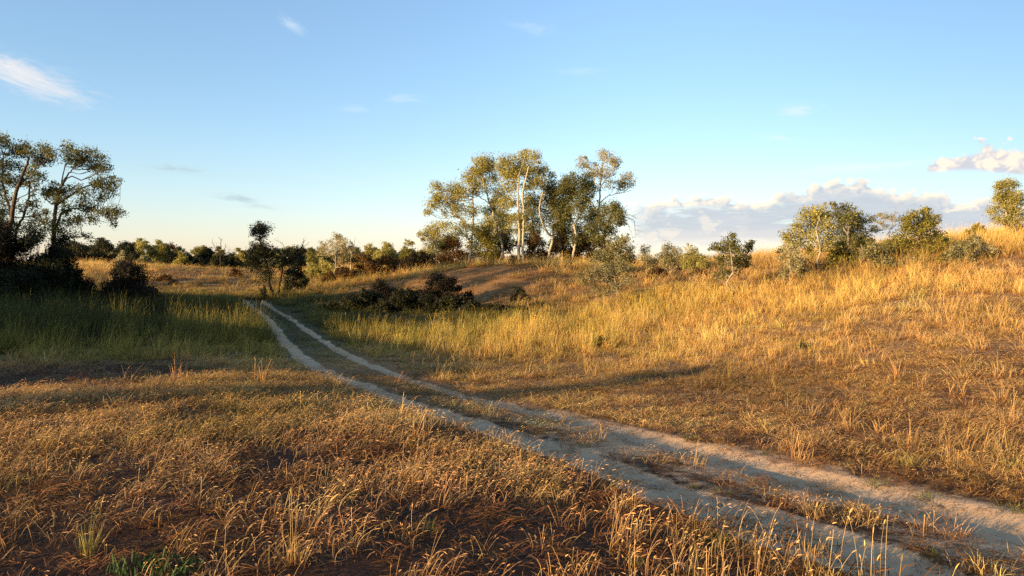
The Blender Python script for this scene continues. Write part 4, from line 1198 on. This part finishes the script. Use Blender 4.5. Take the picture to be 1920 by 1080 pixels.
for (lab, px, Y, w, top, lf, n) in [
    ('pale olive bush behind the white-stemmed slender tree', 606, 72, 78, 481, 'poplar', 12),
    ('rust-brown bush right of the white-stemmed slender tree', 680, 70, 86, 474, 'rust', 15),
    ('low brown bush below the white-stemmed slender tree', 640, 66, 84, 498, 'rust', 11),
    ('pale-topped little tree rising from the brown scrub, left one', 690, 76, 42, 455, 'poplar', 9),
    ('rounded pale-topped tree in the middle of the brown scrub', 732, 75, 67, 449, 'poplar', 13),
    ('brown-green bush in the middle of the flank scrub', 726, 70, 89, 478, 'rust', 14),
    ('narrow olive tree with a knob-like top right of the scrub', 768, 74, 50, 449, 'olive', 11),
    ('dark red-brown bush next to the small golden poplar', 786, 68, 92, 470, 'wine', 14)]:
    shrub(lab, px, Y, w, top, lf, group=G_SCR, cover=1.45, leafpx=2.8, n=n)

# ---- far row behind the left dune
G_FAR = 'far shrubs and trees behind the left dune'
far = [('dark tree mass just right of the big left tree', 140, 105, 70, 448, 'dark'), ('dark tree mass behind the dune, second from the big left tree', 190, 110, 70, 446, 'dark'),
       ('dark tree mass behind the dune above the lone dark bush', 236, 106, 66, 452, 'dark'), ('tall pale olive tree behind the dune', 268, 120, 44, 446, 'poplar'), ('rounded olive tree behind the dune, next to the pale one', 298, 115, 46, 449, 'olive'),
       ('low grey shrub at the dune crest under the pale olive tree', 270, 96, 50, 478, 'grey'), ('olive bush where the dune crest dips', 342, 105, 42, 472, 'olive'), ('dark green bush left of the dead tree', 372, 108, 44, 476, 'dark'),
       ('dark green bush under the dead tree', 408, 106, 50, 478, 'dark'), ('dark green bush right of the dead tree', 440, 108, 46, 480, 'dark'), ('pale yellow-green tree seen left of the crooked oak', 452, 112, 40, 462, 'poplar'),
       ('olive bush seen right of the crooked oak', 584, 100, 46, 474, 'olive'), ('dark bush between the oak and the white-stemmed tree', 566, 92, 44, 482, 'dark'), ('grey-green far bush low behind the crooked oak', 500, 105, 60, 480, 'grey')]
for (lab, px, Y, w, top, lf) in far:
    shrub(lab, px, Y, w, top, lf, group=G_FAR, cover=1.8, leafpx=2.6)
for k in range(44):                                   # the low belt of bushes that closes the view
    px = 110 + k * 16.5 + rng.uniform(-8, 8)
    shrub('one of the low bushes in the far belt along the skyline', px, rng.uniform(125, 165), rng.uniform(34, 70), rng.uniform(459, 476) - 7 * (px < 330), ['dark', 'olive', 'dark', 'rust', 'poplar_dark'][k % 5], group='far belt of bushes along the skyline', cover=1.8, leafpx=2.6)
plant('dead_tree', 'leafless dead tree with crooked bare branches above the far bushes', 'tree', None, 415, 104,
      [([(414, 512), (414, 490), (412, 472), (410, 462)], .14, .05)], [], 'dark', 'dark',
      bare=[([(412, 474), (404, 464), (398, 456)], .07), ([(411, 466), (412, 455), (410, 446)], .06), ([(413, 480), (420, 470), (424, 460)], .06), ([(413, 476), (424, 474), (430, 468)], .05)])

# ---- on the dune
G_DUN = 'small shrubs dotted on the left dune'
for (lab, px, Y, w, top, lf) in [('small dark shrub at the right end of the dune slope', 440, 67, 30, 500, 'rust'), ('little dark shrub at the foot of the dune', 375, 57, 14, 536, 'dark'), ('brown shrub on the dune right of the lone dark bush', 310, 60, 34, 512, 'rust'), ('tiny dark shrub on the dune foot nearest the oak', 326, 58.5, 22, 528, 'wine')]:
    shrub(lab, px, Y, w, top, lf, group=G_DUN, cover=1.2, n=7)
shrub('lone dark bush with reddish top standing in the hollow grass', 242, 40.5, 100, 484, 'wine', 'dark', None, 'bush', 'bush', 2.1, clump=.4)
shrub('pale grey shrub peeking over the lone dark bush', 226, 56, 34, 470, 'pale', cover=1.2, n=8)

# ---- the big trees at the left
plant('big_tree', 'big spreading tree at the left whose boughs reach right over the far bushes', 'tree', None, 100, 42,
      [([(96, 552), (98, 500), (101, 450), (102, 410), (106, 380), (112, 354), (124, 335)], .20, .06), ([(112, 354), (126, 330), (140, 312), (152, 296)], .07, .02, False), ([(102, 430), (112, 408), (122, 396), (145, 390), (170, 394)], .09, .03, False),
       ([(160, 392), (185, 398), (205, 410), (216, 428)], .045, .015, False), ([(106, 384), (130, 368), (155, 352), (180, 346), (205, 346)], .08, .025, False), ([(100, 460), (122, 448), (150, 444), (180, 448)], .06, .02, False), ([(114, 350), (120, 320), (124, 300)], .05, .02, False)],
      [(134, 280, 15, 1, .12), (150, 292, 16), (125, 294, 13), (168, 290, 14), (186, 300, 14), (196, 318, 13), (160, 308, 14), (178, 314, 14), (140, 306, 12, .7), (195, 342, 16), (214, 346, 12), (205, 362, 14), (180, 352, 14), (222, 338, 7, .8), (160, 362, 15), (188, 372, 12), (140, 360, 15), (120, 362, 14, 1, -.1), (98, 358, 15, 1, -.1), (110, 374, 15, 1, -.1), (86, 364, 10),
       (150, 384, 15), (170, 392, 14), (190, 396, 13), (210, 394, 11, .8), (222, 402, 11, .8), (130, 418, 14), (150, 410, 13), (175, 410, 12), (205, 412, 9, .6), (216, 424, 8, .6), (110, 430, 16), (140, 438, 12, .7), (165, 446, 10, .6), (90, 420, 16), (228, 396, 7, .7), (122, 396, 12)], 'poplar_dark', 'brown', leafpx=3.0, cover=1.12, depth=1.2, sides=7)
plant('big_tree', 'tall tree at the left edge with leaning trunks and top leaves tinted golden as if sunlit', 'tree', None, 12, 41,
      [([(5, 550), (14, 470), (20, 420), (26, 380), (36, 345), (48, 315), (54, 295)], .20, .05), ([(18, 500), (30, 440), (44, 405), (54, 370), (56, 340)], .13, .04), ([(22, 400), (10, 365), (4, 330), (6, 290)], .10, .03, False), ([(34, 350), (55, 330), (75, 310)], .06, .02, False)],
      [(6, 262, 16, 1, .15), (-12, 270, 16), (16, 272, 10, .8, .1), (46, 276, 15), (34, 288, 13), (60, 290, 15), (80, 282, 15), (98, 288, 14), (72, 302, 14), (92, 302, 12), (10, 308, 16), (-10, 320, 18), (26, 312, 11), (44, 324, 14, .8), (62, 322, 14), (76, 332, 12, .8), (10, 340, 15, .8), (30, 340, 13), (50, 345, 13, .8), (70, 350, 10, .7), (-10, 360, 20), (15, 375, 14, .8), (60, 380, 12, .7), (0, 400, 20, 1, .05), (40, 395, 14, .7), (70, 402, 14, .8), (30, 420, 16, .9), (60, 425, 16, .9), (90, 400, 10, .7), (-15, 420, 20)], 'poplar_dark', 'brown', leafpx=3.2, cover=1.12, depth=1.2, sides=7)  # topmost clumps get a lighter tint, like sun on the top
G_LSH = 'dark thicket under the big left trees'
for (lab, px, Y, w, top, lf) in [
    ('dark brownish bush at the left picture edge under the tall tree', 0, 39.5, 130, 410, 'wine'), ('dark bush at the foot of the big spreading tree', 64, 39.5, 110, 424, 'dark'),
    ('dark bush under the right-hand boughs of the big spreading tree', 106, 41, 84, 436, 'dark'), ('low spreading dark bush at the right end of the left thicket', 148, 41, 64, 500, 'wine'),
    ('low dark bush in front of the left thicket', 40, 38, 120, 490, 'dark'), ('low dark bush in front of the big spreading tree', 105, 39.5, 70, 494, 'dark')]:
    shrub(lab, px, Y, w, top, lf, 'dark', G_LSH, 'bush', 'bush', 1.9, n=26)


def copy_tree(o, loc, rz, scale, label=None):
    r = o.copy(); COL.objects.link(r)
    r.location = loc; r.rotation_euler = (0, 0, rz); r.scale = (scale,) * 3
    if label: r['label'] = label
    for ch in o.children:
        c = ch.copy(); COL.objects.link(c); c.parent = r
    return r


# ---- the edge of the wood that stands left of the view and shades the hollow
edge_trees = [o for o in bpy.data.objects if o.name.startswith('big_tree')]
ux, uy = math.cos(SUN_AZ), math.sin(SUN_AZ)
for k, (along, across, sc_) in enumerate([(33, -6, .55), (35, -3, .65), (32, -.5, .7), (34, 3, .75), (33, 6, .8), (36, 9, .9), (33, 12, .9)]):
    cx, cy = -20, 35
    x = cx - ux * along - uy * across * 1.0; y = cy - uy * along + ux * across
    z = float(terrain_z(np.array([x]), np.array([y]))[0])
    r = copy_tree(edge_trees[k % 2], (x, y, z), rng.uniform(0, 6.28), sc_, 'broad tree of the wood edge beyond the left side of the view')
    r['group'] = 'trees of the wood edge on the left'


# ---- single tufts, weeds and stones near the viewer
M_TUFT = mat_grass('tuft_blades', (.16, .19, .045)); M_WEED = mat_grass('weed_leaves', (.055, .105, .028)); M_STALK = mat_grass('stalk_straw', (.52, .36, .14)); M_YTUFT = mat_grass('tuft_yellow', (.40, .34, .09))


def solo(kind, label, cat, group, px, py, B, mat, rz=0.0):
    p = hit(px, py)
    z = float(terrain_z(p[:1], p[1:2])[0])
    me = B.mesh(kind); me.materials.clear(); me.materials.append(mat)
    o = link(kind, me, None, (p[0], p[1], z - .005))
    o.rotation_euler = (0, 0, rz)
    return tag(o, label, cat, group)


G_TUFT = 'green grass tufts'
for (lab, px, py, n, h, sp, m) in [
    ('spiky green tuft among the dry stems right of bottom centre', 1345, 1022, 46, .17, .05, M_TUFT), ('grey-green tuft on the dark soil at the bottom centre', 800, 990, 40, .15, .07, M_TUFT),
    ('small yellowish tuft near the pale stone at the bottom', 1192, 1058, 50, .13, .03, M_YTUFT), ('tuft sprawling on the left rut, lowest one on the sand', 1560, 1018, 30, .10, .06, M_TUFT),
    ('dark green tuft between the ruts right of the sandy bend', 1300, 916, 34, .09, .06, M_TUFT), ('flat green tuft between the ruts, just below its smaller neighbour', 1352, 932, 44, .09, .10, M_TUFT),
    ('long thin tuft between the ruts where the left rut widens', 1095, 842, 70, .09, .08, M_TUFT), ('tuft at the inner edge of the left rut further up the track', 1010, 818, 40, .09, .09, M_TUFT),
    ('bushy tuft on the right verge at the sandy bank', 1705, 880, 70, .22, .10, M_YTUFT), ('low tuft on the sandy bank of the right rut', 1440, 858, 40, .11, .09, M_TUFT),
    ('tuft lying on the right rut edge below the bushy one', 1645, 915, 46, .14, .09, M_TUFT), ('tuft on the sand right of the right rut', 1742, 938, 44, .14, .09, M_TUFT),
    ('big pale green tuft at the right edge of the photo', 1900, 890, 70, .26, .12, M_YTUFT), ('tuft on the sandy verge at the lower right edge', 1905, 968, 50, .16, .10, M_TUFT), ('sparse tuft on the track at the bottom right', 1745, 1052, 44, .10, .05, M_TUFT),
    ('low tuft on the bank above the right rut in the middle distance', 1290, 828, 40, .11, .10, M_TUFT)]:
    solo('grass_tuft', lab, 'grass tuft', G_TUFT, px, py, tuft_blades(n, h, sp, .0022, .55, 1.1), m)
solo('grass_tuft', 'upright yellow-green tuft at the lower left', 'grass tuft', G_TUFT, 165, 1045, tuft_blades(50, .24, .04, .0018, .22, .5, 5), M_YTUFT)
B = tuft_blades(60, .22, .06, .0018, .35, .8)
for (h, ln, az, hd) in ((.47, .02, 0.0, .09), (.46, .42, 0.1, .10), (.42, .38, .3, .08), (.40, .05, 2.0, .07)):
    stalk(B, (rng.normal(0, .012), rng.normal(0, .012), 0), h, ln, .12, az, .0016, hd, .006, .6)
    stalk(B, (rng.normal(0, .012), rng.normal(0, .012), 0), h * .9, ln * 1.1, .2, az, .0013, hd, .005, .5)
solo('grass_tuft', 'clump with two tall straw stalks, one upright and one leaning right', 'grass tuft', G_TUFT, 552, 1058, B, M_STALK)
B = Blades()
for _ in range(120):
    a = rng.uniform(0, 6.28); r = .17 * math.sqrt(rng.random())
    p, _t = arc((r * math.cos(a) * 1.5, r * math.sin(a), 0), rng.uniform(.05, .13), rng.uniform(.1, .9), rng.uniform(.2, 1.3), rng.uniform(0, 6.28), 5)
    B.ribbon(p, np.array((.3, .9, 1, .7, .05)) * rng.uniform(.004, .008), np.linspace(.3, 1, 5), rng.random())
solo('green_weed', 'bright green leafy weed at the bottom edge of the photo', 'weed', None, 288, 1072, B, M_WEED)


def mat_stone():
    m, t, b = principled('pale_stone')
    n = t.noise(t.new('ShaderNodeTexCoord').outputs['Object'], 60, 4, .6)
    t.l.new(t.mix(n, C(.22, .18, .14), C(.52, .45, .37)), b.inputs['Base Color'])
    return m


M_STONE = mat_stone()
import bmesh
for (lab, px, py, s_) in [('pale flat stone lying between dry stems near the bottom edge', 1276, 1056, .030), ('small dark stone at the edge of the left rut', 1228, 905, .022), ('small pale pebble in the litter left of bottom centre', 520, 1010, .016)]:
    bm = bmesh.new(); bmesh.ops.create_icosphere(bm, subdivisions=3, radius=1.0)
    for v in bm.verts:
        q = v.co
        k = 1 + .35 * (math.sin(q.x * 3.1 + px) * math.sin(q.y * 2.7) + .5 * math.sin(q.z * 5 + q.x * 4))
        v.co = (q.x * k * s_, q.y * k * s_ * .75, q.z * k * s_ * .5)
    me = bpy.data.meshes.new('stone'); bm.to_mesh(me); bm.free(); me.materials.append(M_STONE)
    p = hit(px, py)
    o = link('stone', me, None, (p[0], p[1], float(terrain_z(p[:1], p[1:2])[0]) + s_ * .2)); o.rotation_euler = (0, .2, rng.uniform(0, 3))
    tag(o, lab, 'stone')


r = copy_tree(edge_trees[0], (-24.4, -3.8, float(terrain_z(np.array([-24.4]), np.array([-3.8]))[0])), 1.0, .57, 'lone tree standing behind the viewer on the left, away from the wood edge')
r['group'] = 'trees of the wood edge on the left'
